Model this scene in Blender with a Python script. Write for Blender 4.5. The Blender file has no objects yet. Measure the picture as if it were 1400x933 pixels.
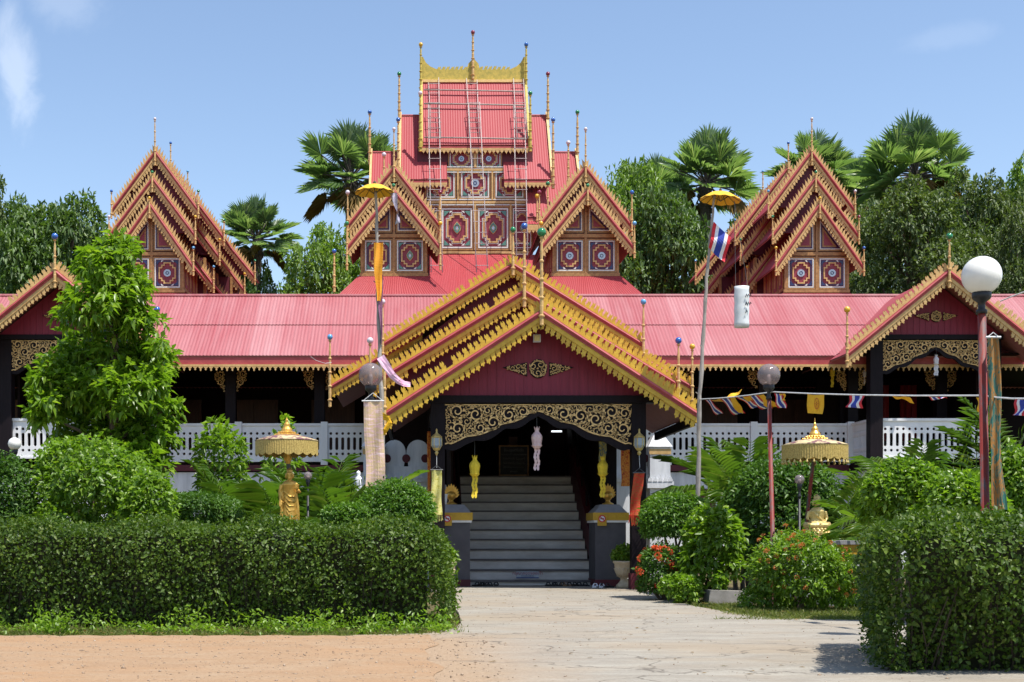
import bpy, bmesh, math, random
import numpy as np
from mathutils import Vector, Matrix
R = math.radians
PI = math.pi
random.seed(7)
rng = np.random.default_rng(11)
scene = bpy.context.scene
COL = scene.collection

# ------------------------------------------------------------------ placing
VPX, VPY, FPX, EYE = 572.0, 730.0, 1800.0, 0.9      # measured vanishing point and focal length of the photograph
def P(px, py, D):
    return Vector(((px - VPX) * D / FPX, D, EYE + (VPY - py) * D / FPX))
AX = 1.945                                          # symmetry axis of the temple

ORG = {}
def V(*a): return Vector(a)

# ------------------------------------------------------------------ materials
def new_mat(name):
    m = bpy.data.materials.new(name); m.use_nodes = True
    nt = m.node_tree; nt.nodes.clear()
    out = nt.nodes.new('ShaderNodeOutputMaterial')
    return m, nt, out
def N(nt, t, **k):
    n = nt.nodes.new(t)
    for a, b in k.items(): setattr(n, a, b)
    return n
def ramp(nt, fac, stops):
    r = N(nt, 'ShaderNodeValToRGB')
    els = r.color_ramp.elements
    while len(els) < len(stops): els.new(0.5)
    for e, (p, c) in zip(els, stops):
        e.position = p; e.color = (*c, 1) if len(c) == 3 else c
    nt.links.new(fac, r.inputs[0]); return r.outputs[0]
def coords(nt, scale=(1, 1, 1)):
    tc = N(nt, 'ShaderNodeTexCoord'); mp = N(nt, 'ShaderNodeMapping')
    mp.inputs['Scale'].default_value = scale
    nt.links.new(tc.outputs['Object'], mp.inputs[0]); return mp.outputs[0]
def noise(nt, vec, scale, detail=5, rough=.6, dist=0):
    n = N(nt, 'ShaderNodeTexNoise'); n.inputs['Scale'].default_value = scale
    n.inputs['Detail'].default_value = detail; n.inputs['Roughness'].default_value = rough
    n.inputs['Distortion'].default_value = dist
    nt.links.new(vec, n.inputs['Vector']); return n.outputs['Fac']
def mixc(nt, f, a, b, mode='MIX'):
    m = N(nt, 'ShaderNodeMix', data_type='RGBA', blend_type=mode)
    for s, v in ((m.inputs[0], f), (m.inputs[6], a), (m.inputs[7], b)):
        if isinstance(v, (int, float)): s.default_value = v
        elif isinstance(v, tuple): s.default_value = (*v, 1)
        else: nt.links.new(v, s)
    return m.outputs[2]
def sc(c, k): return tuple(min(1, x * k) for x in c)
def paint(name, c, c2=None, rough=.6, nscale=6, stretch=(1, 1, 1), bump=.15, bscale=40, metal=0, spec=.4, lo=.35, hi=.7):
    m, nt, out = new_mat(name)
    b = N(nt, 'ShaderNodeBsdfPrincipled')
    v = coords(nt, stretch)
    f = noise(nt, v, nscale, 7, .65)
    col = ramp(nt, f, [(lo, c2 or sc(c, .72)), (hi, c)])
    nt.links.new(col, b.inputs['Base Color'])
    b.inputs['Roughness'].default_value = rough; b.inputs['Metallic'].default_value = metal
    b.inputs['Specular IOR Level'].default_value = spec
    if bump:
        bp = N(nt, 'ShaderNodeBump'); bp.inputs['Strength'].default_value = bump; bp.inputs['Distance'].default_value = .01
        nt.links.new(noise(nt, coords(nt), bscale, 4), bp.inputs['Height']); nt.links.new(bp.outputs[0], b.inputs['Normal'])
    nt.links.new(b.outputs[0], out.inputs[0]); return m
def leafmat(name, c1, c2, c3=None, rough=.42, trans=.35, spec=.5):
    m, nt, out = new_mat(name)
    g = N(nt, 'ShaderNodeNewGeometry')
    stops = [(0, c1), (.8, c2)] + ([(1, c3)] if c3 else [])
    col = ramp(nt, g.outputs['Random Per Island'], stops)
    big = noise(nt, coords(nt), .8, 3)
    col = mixc(nt, .5, col, ramp(nt, big, [(.3, sc(c1, .95)), (.7, sc(c2, 1.05))]))
    b = N(nt, 'ShaderNodeBsdfPrincipled'); nt.links.new(col, b.inputs['Base Color'])
    b.inputs['Roughness'].default_value = rough; b.inputs['Specular IOR Level'].default_value = spec
    t = N(nt, 'ShaderNodeBsdfTranslucent'); nt.links.new(mixc(nt, 1.0, col, (1.35, 1.5, .55), 'MULTIPLY'), t.inputs[0])
    mx = N(nt, 'ShaderNodeMixShader'); mx.inputs[0].default_value = trans
    nt.links.new(b.outputs[0], mx.inputs[1]); nt.links.new(t.outputs[0], mx.inputs[2])
    nt.links.new(mx.outputs[0], out.inputs[0]); return m
def glassmat(name, c, alpha=.3, rough=.05):
    m, nt, out = new_mat(name)
    gl = N(nt, 'ShaderNodeBsdfPrincipled'); gl.inputs['Base Color'].default_value = (*c, 1)
    gl.inputs['Roughness'].default_value = rough; gl.inputs['Specular IOR Level'].default_value = .8
    tr = N(nt, 'ShaderNodeBsdfTransparent'); tr.inputs[0].default_value = (*sc(c, 1.6), 1)
    mx = N(nt, 'ShaderNodeMixShader'); mx.inputs[0].default_value = alpha
    nt.links.new(tr.outputs[0], mx.inputs[1]); nt.links.new(gl.outputs[0], mx.inputs[2])
    nt.links.new(mx.outputs[0], out.inputs[0]); return m

def roofmat(name, c, pale, stretch):
    m, nt, out = new_mat(name)
    b = N(nt, 'ShaderNodeBsdfPrincipled')
    v = coords(nt, stretch)
    f1 = noise(nt, v, 1.0, 8, .7, .3)
    col = ramp(nt, f1, [(.32, c), (.5, tuple((a + q) / 2 for a, q in zip(c, pale))), (.72, pale)])
    f2 = noise(nt, coords(nt), .35, 3)
    col = mixc(nt, .45, col, ramp(nt, f2, [(.35, sc(c, 1.02)), (.65, tuple(.45 * a + .55 * q for a, q in zip(c, pale)))]))
    sx = N(nt, 'ShaderNodeSeparateXYZ'); nt.links.new(coords(nt), sx.inputs[0])
    ax_ = sx.outputs['X' if stretch[0] > stretch[1] else 'Y']
    dv = N(nt, 'ShaderNodeMath', operation='MULTIPLY'); nt.links.new(ax_, dv.inputs[0]); dv.inputs[1].default_value = 1 / .76
    fl = N(nt, 'ShaderNodeMath', operation='FLOOR'); nt.links.new(dv.outputs[0], fl.inputs[0])
    wn = N(nt, 'ShaderNodeTexWhiteNoise', noise_dimensions='1D'); nt.links.new(fl.outputs[0], wn.inputs['W'])
    col = mixc(nt, .26, col, ramp(nt, wn.outputs['Value'], [(0, sc(c, .88)), (.5, c), (1, sc(pale, 1.05))]))
    rust = ramp(nt, noise(nt, coords(nt), 5, 8, .75), [(.62, (0, 0, 0)), (.75, (.5, .5, .5))])
    col = mixc(nt, rust, col, (.2, .05, .05))
    nt.links.new(col, b.inputs['Base Color'])
    b.inputs['Roughness'].default_value = .58; b.inputs['Specular IOR Level'].default_value = .28
    nt.links.new(b.outputs[0], out.inputs[0]); return m

M = {}
M['roof'] = roofmat('faded_red_sheet_metal', (.31, .066, .076), (.45, .24, .245), (8, .3, .3))
M['roof_x'] = roofmat('faded_red_sheet_side', (.32, .046, .055), (.39, .12, .13), (.3, 8, .3))
M['roof_up'] = roofmat('tower_red_sheet_metal', (.33, .034, .040), (.37, .075, .082), (8, .35, .35))
M['band'] = paint('dusty_red_board', (.46, .09, .085), (.34, .05, .055), .55, 4)
M['maroon'] = paint('maroon_boards', (.27, .022, .05), (.2, .014, .035), .55, 3, (8, 8, .5))
M['mar_dark'] = paint('dark_maroon_boards', (.12, .016, .026), (.08, .01, .018), .6, 3, (1, 8, .5))
M['soffit'] = paint('soffit_planks', (.36, .15, .15), (.26, .10, .10), .6, 3, (1.2, 9, 1.2))
M['gold'] = paint('bright_yellow_gold_paint', (.68, .45, .045), (.50, .29, .025), .45, 9)
M['gold_tan'] = paint('weathered_tan_gold_paint', (.68, .46, .19), (.50, .30, .11), .5, 9)
M['gold_carve'] = paint('carved_ochre_gold', (.88, .60, .26), (.72, .45, .16), .45, 14)
M['gold_leaf'] = paint('gilded_statue', (.78, .46, .10), (.5, .27, .05), .34, 10, metal=.55)
M['gold_pale'] = paint('pale_gilded_statue', (.72, .56, .22), (.5, .36, .12), .4, 10, metal=.35)
M['ridge_gold'] = paint('lichened_gold', (.66, .48, .09), (.36, .30, .06), .6, 8)
M['darkwood'] = paint('dark_painted_wood', (.016, .011, .014), (.010, .007, .009), .55, 5, (6, 6, .6), spec=.12)
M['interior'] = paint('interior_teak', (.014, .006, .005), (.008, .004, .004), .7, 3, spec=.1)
M['white'] = paint('white_paint', (.80, .80, .80), (.68, .68, .69), .55, 3, (1, 1, .35), lo=.3, hi=.55)
M['whitewall'] = paint('weathered_whitewash', (.74, .75, .77), (.52, .53, .55), .7, 2.2, (2.5, 2.5, .35), lo=.3, hi=.6)
M['white_in'] = paint('white_inlay', (.82, .82, .76), (.6, .62, .56), .3, 30)
M['purple'] = paint('purple_glass_inlay', (.085, .03, .075), (.05, .015, .045), .25, 30)
M['crimson'] = paint('crimson_panel', (.30, .045, .065), (.22, .028, .045), .5, 5)
M['blue_in'] = paint('blue_glass_inlay', (.045, .05, .15), (.02, .025, .08), .2, 40)
M['green_in'] = paint('green_glass_inlay', (.16, .34, .27), (.05, .16, .12), .2, 40)
M['silver'] = paint('mirror_inlay', (.65, .67, .68), (.25, .27, .3), .2, 60, metal=.5)
M['brownframe'] = paint('brown_gilt_frame', (.46, .26, .09), (.28, .13, .045), .5, 14)
M['grey_post'] = paint('grey_plaster', (.10, .095, .105), (.075, .07, .08), .8, 4)
M['grey_cap'] = paint('pale_grey_cement', (.33, .32, .33), (.25, .24, .26), .7, 6)
M['step'] = paint('grey_painted_step', (.70, .66, .62), (.48, .44, .40), .55, 3, (.6, 2, 2))
M['nosing'] = paint('nosing_shadow_tone', (.14, .12, .12), (.09, .08, .08), .6, 5)  # dark tone painted in for the shadow lines under the nosings
M['yellowband'] = paint('mustard_band', (.62, .38, .03), (.48, .27, .02), .5, 8)
M['cement'] = paint('cement_urn', (.62, .52, .36), (.48, .38, .25), .8, 8)
M['concrete_dark'] = paint('old_kerb_concrete', (.30, .28, .26), (.18, .17, .15), .85, 6)
M['rust'] = paint('rusty_red_post', (.21, .026, .018), (.09, .085, .085), .6, 7, (1, 1, .3), lo=.44, hi=.54)
M['greypole'] = paint('weathered_bamboo', (.42, .38, .34), (.25, .22, .19), .7, 10, (1, 1, .5))
M['bamboo'] = paint('bleached_bamboo', (.50, .44, .42), (.34, .29, .27), .7, 10)
M['black'] = paint('black_iron', (.02, .02, .022), None, .45, 6)
M['globe'] = paint('opal_globe', (.82, .81, .76), (.76, .74, .68), .22, 3, bump=0)
M['clearglobe'] = glassmat('sooty_clear_globe', (.42, .36, .36), .38)
M['lampglass'] = glassmat('lamp_glass', (.5, .55, .6), .55)
M['bulb'] = paint('lamp_bulb', (.85, .84, .8), None, .4, 5, bump=0)
M['soil'] = paint('garden_soil', (.14, .09, .05), (.08, .055, .03), .95, 6)
M['bark'] = paint('bark', (.14, .105, .075), (.07, .05, .035), .9, 8, (3, 3, .6), bump=.6)
M['palmtrunk'] = paint('palm_trunk', (.12, .10, .085), (.06, .05, .04), .9, 6, (1, 1, 4), bump=.6)
M['hedgecore'] = paint('hedge_light_block', (.035, .04, .018), (.02, .022, .01), .95, 20)
M['red'] = paint('flag_red', (.62, .03, .045), (.52, .025, .04), .8, 20, bump=.05)
M['fwhite'] = paint('flag_white', (.80, .80, .82), (.7, .7, .73), .8, 20, bump=.05)
M['fblue'] = paint('flag_blue', (.03, .06, .38), (.025, .045, .3), .8, 20, bump=.05)
M['fyellow'] = paint('flag_yellow', (.85, .48, .02), (.75, .38, .01), .8, 20, bump=.05)
M['forange'] = paint('emblem_orange', (.62, .16, .02), None, .8, 20, bump=.05)
M['lantern_y'] = paint('yellow_paper', (.82, .62, .05), (.68, .48, .03), .8, 20)
M['lantern_p'] = paint('pink_white_paper', (.75, .60, .58), (.62, .40, .40), .8, 20)
M['lantern_w'] = paint('white_paper', (.75, .74, .74), (.6, .58, .6), .8, 20)
M['plastic'] = paint('white_plastic', (.72, .74, .74), (.58, .62, .62), .35, 12)
M['orange_cloth'] = paint('saffron_cloth', (.80, .36, .02), (.62, .24, .01), .75, 8)
M['umbrella'] = paint('yellow_oiled_paper', (.85, .52, .03), (.75, .40, .02), .6, 12)
M['tinsel'] = paint('grey_purple_tinsel', (.48, .44, .5), (.24, .20, .28), .4, 30)
M['purple_cloth'] = paint('faded_purple_cloth', (.35, .16, .26), (.22, .08, .15), .8, 10)
M['pinkcloth'] = paint('pink_cloth', (.80, .35, .55), (.75, .55, .65), .8, 8)
M['board'] = paint('slate_board', (.015, .016, .02), None, .5, 5)
M['chalk'] = paint('chalk_lettering', (.25, .25, .25), None, .8, 5)
M['signblue'] = paint('sign_blue_lettering', (.03, .06, .2), None, .6, 5)
M['signred'] = paint('sign_red_lettering', (.32, .02, .04), None, .6, 5)
M['signwhite'] = paint('sign_pale_ground', (.42, .47, .52), None, .6, 5)
M['leather'] = paint('dark_leather', (.025, .018, .016), None, .5, 12)
M['tan'] = paint('tan_leather', (.25, .14, .07), None, .6, 12)
M['rope'] = paint('white_cord', (.7, .7, .7), None, .7, 20)
M['wire'] = paint('dark_wire', (.12, .12, .12), None, .5, 20)
for nm, c in dict(green=(.02, .22, .08), blue=(.03, .13, .45), yellow=(.75, .45, .03), pale=(.7, .62, .66), wine=(.25, .03, .06), sky=(.12, .36, .62)).items():
    M['ball_' + nm] = paint(nm + '_glazed_ball', c, sc(c, .8), .18, 6, spec=.7, bump=0)
# woven banners
def bannermat(name, a, b, c, sx=(3, 3, 14)):
    m, nt, out = new_mat(name)
    bs = N(nt, 'ShaderNodeBsdfPrincipled'); bs.inputs['Roughness'].default_value = .85
    v = coords(nt, sx)
    f = noise(nt, v, 1.6, 6, .7, .6)
    col = ramp(nt, f, [(.38, a), (.47, b), (.56, a), (.63, c)])
    nt.links.new(col, bs.inputs['Base Color']); nt.links.new(bs.outputs[0], out.inputs[0]); return m
M['ban_pink'] = bannermat('pink_printed_cloth', (.62, .40, .38), (.55, .42, .2), (.75, .6, .55))
M['ban_green'] = bannermat('green_woven_banner', (.015, .13, .11), (.40, .16, .02), (.02, .09, .07), (9, 9, 3))
M['ban_lime'] = bannermat('lime_woven_banner', (.52, .46, .10), (.62, .58, .22), (.4, .36, .06), (10, 10, 12))
M['ban_red'] = bannermat('red_woven_banner', (.55, .03, .015), (.35, .10, .02), (.62, .06, .02), (4, 4, 16))
M['ban_orange'] = bannermat('orange_figured_banner', (.45, .08, .02), (.65, .30, .05), (.25, .02, .02), (14, 14, 14))
M['ban_blue'] = bannermat('blue_yellow_banner', (.05, .14, .22), (.55, .42, .06), (.03, .07, .14), (14, 14, 10))
# foliage
M['lf_hedge'] = leafmat('hedge_leaf', (.022, .052, .006), (.095, .165, .015), (.24, .29, .05), .46, .32, .32)
M['lf_tree'] = leafmat('broad_leaf', (.07, .145, .012), (.22, .36, .03), (.38, .48, .06), .36, .45)
M['lf_bush'] = leafmat('bright_shrub_leaf', (.07, .15, .014), (.22, .36, .03), (.38, .48, .07), .40, .42)
M['lf_dark'] = leafmat('dark_shrub_leaf', (.03, .085, .013), (.11, .21, .03), None, .45, .3, .3)
M['lf_topiary'] = leafmat('topiary_leaf', (.035, .10, .010), (.13, .25, .026), (.22, .34, .05), .42, .32, .35)
M['lf_bg'] = leafmat('far_tree_leaf', (.04, .085, .022), (.13, .215, .05), (.23, .32, .08), .5, .3)
M['lf_bg2'] = leafmat('far_light_tree_leaf', (.07, .14, .025), (.21, .33, .055), (.32, .44, .1), .5, .35)
M['lf_bg3'] = leafmat('far_olive_tree_leaf', (.045, .078, .022), (.135, .19, .055), (.22, .25, .09), .55, .28)
M['lf_palm'] = leafmat('fan_palm_leaf', (.085, .155, .075), (.19, .275, .135), (.47, .52, .38), .34, .5, .6)
M['lf_areca'] = leafmat('areca_leaf', (.06, .14, .02), (.18, .29, .045), (.38, .42, .15), .36, .35)
M['lf_grass'] = leafmat('grass_blade', (.10, .14, .025), (.22, .25, .06), (.42, .35, .17), .6, .35)
M['flower'] = leafmat('orange_red_petals', (.62, .07, .025), (.75, .16, .04), None, .6, .3)
M['petal_or'] = leafmat('dull_orange_petals', (.55, .14, .04), (.55, .24, .07), None, .6, .3)

# ------------------------------------------------------------------ mesh building
class MB:
    def __init__(s): s.v = []; s.f = []; s.m = []
    def face(s, pts, mi=0):
        i = len(s.v); s.v += [tuple(p) for p in pts]; s.f.append(tuple(range(i, i + len(pts)))); s.m.append(mi)
    def box(s, x0, x1, y0, y1, z0, z1, mi=0):
        i = len(s.v)
        s.v += [(x, y, z) for z in (z0, z1) for y in (y0, y1) for x in (x0, x1)]
        for q in ((0, 2, 3, 1), (4, 5, 7, 6), (0, 1, 5, 4), (2, 6, 7, 3), (0, 4, 6, 2), (1, 3, 7, 5)):
            s.f.append(tuple(i + k for k in q)); s.m.append(mi)
    def hexa(s, c, mi=0):            # 8 corners: bottom ring then top ring
        i = len(s.v); s.v += [tuple(p) for p in c]
        for q in ((3, 2, 1, 0), (4, 5, 6, 7), (0, 1, 5, 4), (1, 2, 6, 5), (2, 3, 7, 6), (3, 0, 4, 7)):
            s.f.append(tuple(i + k for k in q)); s.m.append(mi)
    def prism(s, pts, y0, y1, mi=0):  # polygon in x,z extruded along y
        n = len(pts); i = len(s.v)
        s.v += [(p[0], y0, p[1]) for p in pts] + [(p[0], y1, p[1]) for p in pts]
        s.f.append(tuple(range(i, i + n))); s.f.append(tuple(range(i + 2 * n - 1, i + n - 1, -1))); s.m += [mi, mi]
        for k in range(n):
            a, b = i + k, i + (k + 1) % n
            s.f.append((b, a, a + n, b + n)); s.m.append(mi)
    def lathe(s, c, prof, n=12, mi=0, sx=1, sy=1, lean=(0, 0)):
        i = len(s.v); z0 = prof[0][1]
        for r, z in prof:
            for k in range(n):
                a = 2 * PI * k / n
                s.v.append((c[0] + r * sx * math.cos(a) + lean[0] * (z - z0), c[1] + r * sy * math.sin(a) + lean[1] * (z - z0), c[2] + z))
        for j in range(len(prof) - 1):
            for k in range(n):
                a = i + j * n + k; b = i + j * n + (k + 1) % n
                s.f.append((a, b, b + n, a + n)); s.m.append(mi)
        s.f.append(tuple(i + k for k in range(n - 1, -1, -1))); s.m.append(mi)
        e = i + (len(prof) - 1) * n
        s.f.append(tuple(e + k for k in range(n))); s.m.append(mi)
    def tube(s, pts, r, n=8, mi=0):
        pts = [Vector(p) for p in pts]; i = len(s.v); L = len(pts)
        rs = r if isinstance(r, (list, tuple)) else [r] * L
        for j, p in enumerate(pts):
            t = (pts[min(j + 1, L - 1)] - pts[max(j - 1, 0)]).normalized()
            a = t.cross(Vector((0, 0, 1)) if abs(t.z) < .9 else Vector((0, 1, 0))).normalized(); b = t.cross(a)
            for k in range(n):
                q = 2 * PI * k / n
                s.v.append(tuple(p + (a * math.cos(q) + b * math.sin(q)) * rs[j]))
        for j in range(L - 1):
            for k in range(n):
                a = i + j * n + k; b = i + j * n + (k + 1) % n
                s.f.append((b, a, a + n, b + n)); s.m.append(mi)
        s.f.append(tuple(i + k for k in range(n))); s.m.append(mi)
        s.f.append(tuple(i + (L - 1) * n + k for k in range(n - 1, -1, -1))); s.m.append(mi)
    def ball(s, c, r, mi=0, n=14, m=9, sx=1, sy=1, sz=1):
        prof = [(max(1e-4, r * math.sin(PI * j / m)), -r * sz * math.cos(PI * j / m)) for j in range(m + 1)]
        s.lathe(c, prof, n, mi, sx, sy)
    def build(s, name, mats, parent=None, smooth=False, origin=None):
        o0 = ORG[parent.name] if parent is not None else Vector(origin or (0, 0, 0))
        me = bpy.data.meshes.new(name)
        me.from_pydata([(x - o0[0], y - o0[1], z - o0[2]) for x, y, z in s.v], [], s.f)
        if not isinstance(mats, (list, tuple)): mats = [mats]
        for m in mats: me.materials.append(m)
        if len(mats) > 1: me.polygons.foreach_set('material_index', s.m)
        if smooth: me.polygons.foreach_set('use_smooth', [True] * len(s.f))
        me.update()
        return link(name, me, parent, o0)
def link(name, me, parent, o0):
    ob = bpy.data.objects.new(name, me); COL.objects.link(ob)
    if parent is not None: ob.parent = parent
    else: ob.location = o0
    ORG[ob.name] = Vector(o0); return ob
def tag(o, label=None, cat=None, group=None, kind=None):
    if label: o['label'] = label
    if cat: o['category'] = cat
    if group: o['group'] = group
    if kind: o['kind'] = kind
    return o
def thing(name, label, cat, loc, group=None):
    o = bpy.data.objects.new(name, None); COL.objects.link(o); o.location = loc
    o.empty_display_size = .2; ORG[o.name] = Vector(loc); return tag(o, label, cat, group)
def dup(o, loc, label=None, rotz=None, scale=None):
    c = o.copy(); COL.objects.link(c); c.location = loc; ORG[c.name] = Vector(loc)
    if label: c['label'] = label
    if rotz is not None: c.rotation_euler.z = rotz
    if scale is not None: c.scale = scale
    def rec(src, dst):
        for ch in list(src.children):
            k = ch.copy(); COL.objects.link(k); k.parent = dst; rec(ch, k)
    rec(o, c); return c

def solid_grid(mb, pts, nu, nv, th, mi=None):
    """grid of points (nu+1)x(nv+1) as a cloth with real thickness th along y"""
    i = len(mb.v); n = (nu + 1) * (nv + 1)
    mb.v += [tuple(p) for p in pts] + [(p[0], p[1] + th, p[2]) for p in pts]
    for a in range(nu):
        for b in range(nv):
            q = [a * (nv + 1) + b, (a + 1) * (nv + 1) + b, (a + 1) * (nv + 1) + b + 1, a * (nv + 1) + b + 1]
            m_ = mi(a, b) if mi else 0
            mb.f.append(tuple(i + k for k in q)); mb.m.append(m_)
            mb.f.append(tuple(i + n + k for k in reversed(q))); mb.m.append(m_)
    edge = [(a * (nv + 1), (a + 1) * (nv + 1)) for a in range(nu)] + [(a * (nv + 1) + nv, (a + 1) * (nv + 1) + nv) for a in range(nu)] \
        + [(b, b + 1) for b in range(nv)] + [(nu * (nv + 1) + b, nu * (nv + 1) + b + 1) for b in range(nv)]
    for a, b in edge:
        mb.f.append((i + a, i + b, i + b + n, i + a + n)); mb.m.append(0)

def corrugated(mb, A, B, C, D, pitch=.09, amp=.011, mi=0, under=None, th=.035):
    """sheet with top edge A-B and bottom edge D-C, waves across A-B; optional plank underside"""
    A, B, C, D = map(Vector, (A, B, C, D))
    n = max(2, int((C - D).length / pitch)); nn = (B - A).cross(D - A).normalized()
    if nn.z < 0: nn = -nn
    i = len(mb.v); cols = n * 4 + 1
    for r in range(2):
        s0, s1 = (A, B) if r == 0 else (D, C)
        for k in range(cols):
            t = k / (cols - 1)
            mb.v.append(tuple(s0.lerp(s1, t) + nn * (amp * math.cos(2 * PI * n * t))))
    for k in range(cols - 1):
        mb.f.append((i + k, i + k + 1, i + cols + k + 1, i + cols + k)); mb.m.append(mi)
    if under is not None:
        o = nn * th
        mb.hexa([D - o * 1.6, C - o * 1.6, B - o * 1.6, A - o * 1.6, D - o * .5, C - o * .5, B - o * .5, A - o * .5], under)

# ------------------------------------------------------------------ foliage
def tri_mesh(name, verts, tris, mats, parent=None, origin=(0, 0, 0), mi=None):
    o0 = ORG[parent.name] if parent is not None else Vector(origin)
    me = bpy.data.meshes.new(name)
    verts = np.asarray(verts, dtype=np.float32) - np.array(o0, dtype=np.float32)
    n, t = len(verts), len(tris)
    me.vertices.add(n); me.vertices.foreach_set('co', verts.ravel())
    me.loops.add(t * 3); me.loops.foreach_set('vertex_index', np.asarray(tris, dtype=np.int32).ravel())
    me.polygons.add(t); me.polygons.foreach_set('loop_start', np.arange(0, t * 3, 3, dtype=np.int32))
    for m in (mats if isinstance(mats, (list, tuple)) else [mats]): me.materials.append(m)
    if mi is not None: me.polygons.foreach_set('material_index', np.asarray(mi, dtype=np.int32))
    me.update(calc_edges=True); me.validate()
    return link(name, me, parent, o0)
def nrm(a): return a / np.maximum(np.linalg.norm(a, axis=1, keepdims=True), 1e-9)
def leaves(Pt, A, Nn, L, W, fold=.25, droop=.15, mid=.45):
    """pointed folded leaves: returns verts, tris"""
    A = nrm(A); S = nrm(np.cross(A, Nn)); U = nrm(np.cross(S, A))
    L = np.broadcast_to(L, len(Pt))[:, None]; W = np.broadcast_to(W, len(Pt))[:, None]
    z = np.array([0, 0, 1.0])
    tip = Pt + A * L - z * L * droop
    m_ = Pt + A * L * mid
    l = m_ + S * W * .5 + U * W * fold; r = m_ - S * W * .5 + U * W * fold
    v = np.stack([Pt, l, tip, r], 1).reshape(-1, 3)
    b = np.arange(len(Pt))[:, None] * 4
    t = np.concatenate([b + [0, 2, 1], b + [0, 3, 2]], 1).reshape(-1, 3)
    return v, t
def rand_unit(n): return nrm(rng.normal(size=(n, 3)))
def surf_blob(lumps, n, inset=.25, up=-.55):
    """points near the outside of a union of ellipsoid lumps [(cx,cy,cz,rx,ry,rz)], with outward normals"""
    lumps = np.array(lumps, float); w = (lumps[:, 3] * lumps[:, 5]); w /= w.sum()
    k = rng.choice(len(lumps), n * 2, p=w); d = rand_unit(n * 2)
    rad = 1 - inset * rng.random(n * 2) ** 1.5 + .08 * rng.normal(size=n * 2)
    p = lumps[k, :3] + d * lumps[k, 3:] * rad[:, None]
    ok = d[:, 2] > up
    inside = np.zeros(n * 2, bool)
    for i_, q in enumerate(lumps):
        e = (((p - q[:3]) / q[3:]) ** 2).sum(1)
        inside |= (e < .55) & (k != i_)
    ok &= ~inside
    p, d = p[ok][:n], nrm((d / lumps[k, 3:])[ok])[:n]
    return p, d
def leafy(name, lumps, n, L, W, mat, parent=None, origin=(0, 0, 0), inset=.25, outw=.5, upw=.35, droop=.15, up=-.55, clump=0, fold=.25):
    p, d = surf_blob(lumps, n, inset, up)
    m = len(p)
    if clump:      # whorls: several leaves share a twig end
        k = max(1, m // clump); idx = np.repeat(np.arange(k), clump)
        p, d = p[idx] + rng.normal(size=(len(idx), 3)) * L * .12, d[idx]; m = len(p)
    A = nrm(d * outw + rand_unit(m) * .9 + np.array([0, 0, -.12]))
    Nn = nrm(d * .6 + np.array([0, 0, upw * 2]) + rand_unit(m) * .55)
    s = L * (.65 + .6 * rng.random(m))
    v, t = leaves(p, A, Nn, s, s * W / L, fold, droop)
    return tri_mesh(name, v, t, mat, parent, origin)
# ------------------------------------------------------------------ architectural ornaments
FLAME = [(0, 0), (1, 0), (1.0, .22), (.84, .36), (1.02, .50), (1.12, .74), (.98, 1.0), (.84, .80), (.66, .72), (.62, .92), (.40, .76), (.26, .52), (.34, .36), (.10, .40), (.02, .22)]
LEAFT = [(.02, 0), (.95, 0), (.98, .25), (.80, .48), (.62, .70), (.52, 1.0), (.40, .66), (.20, .50), (.05, .24)]
DRIP = [(0, 0), (1, 0), (.99, -.28), (.84, -.44), (.97, -.56), (.90, -.74), (.68, -.72), (.62, -.86), (.46, -1.0), (.32, -.84), (.28, -.70), (.08, -.72), (.02, -.54), (.16, -.42), (.01, -.28)]
def row_ornament(mb, a, b, y0, y1, pitch, h, shape, vdir, gap=.12):
    """repeat a cut-out shape along the segment a-b (x,z), standing along vdir"""
    a, b = Vector((a[0], a[1])), Vector((b[0], b[1])); L = (b - a).length; n = max(1, round(L / pitch)); u = (b - a) / n
    for k in range(n):
        if random.random() < .012: continue
        o = a + u * (k + random.uniform(-.05, .05)); hk = h * random.uniform(.84, 1.1)
        pts = [(o.x + u.x * p[0] * (1 - gap) + vdir[0] * p[1] * hk, o.y + u.y * p[0] * (1 - gap) + vdir[1] * p[1] * hk) for p in shape]
        mb.prism(pts, y0, y1)
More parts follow.
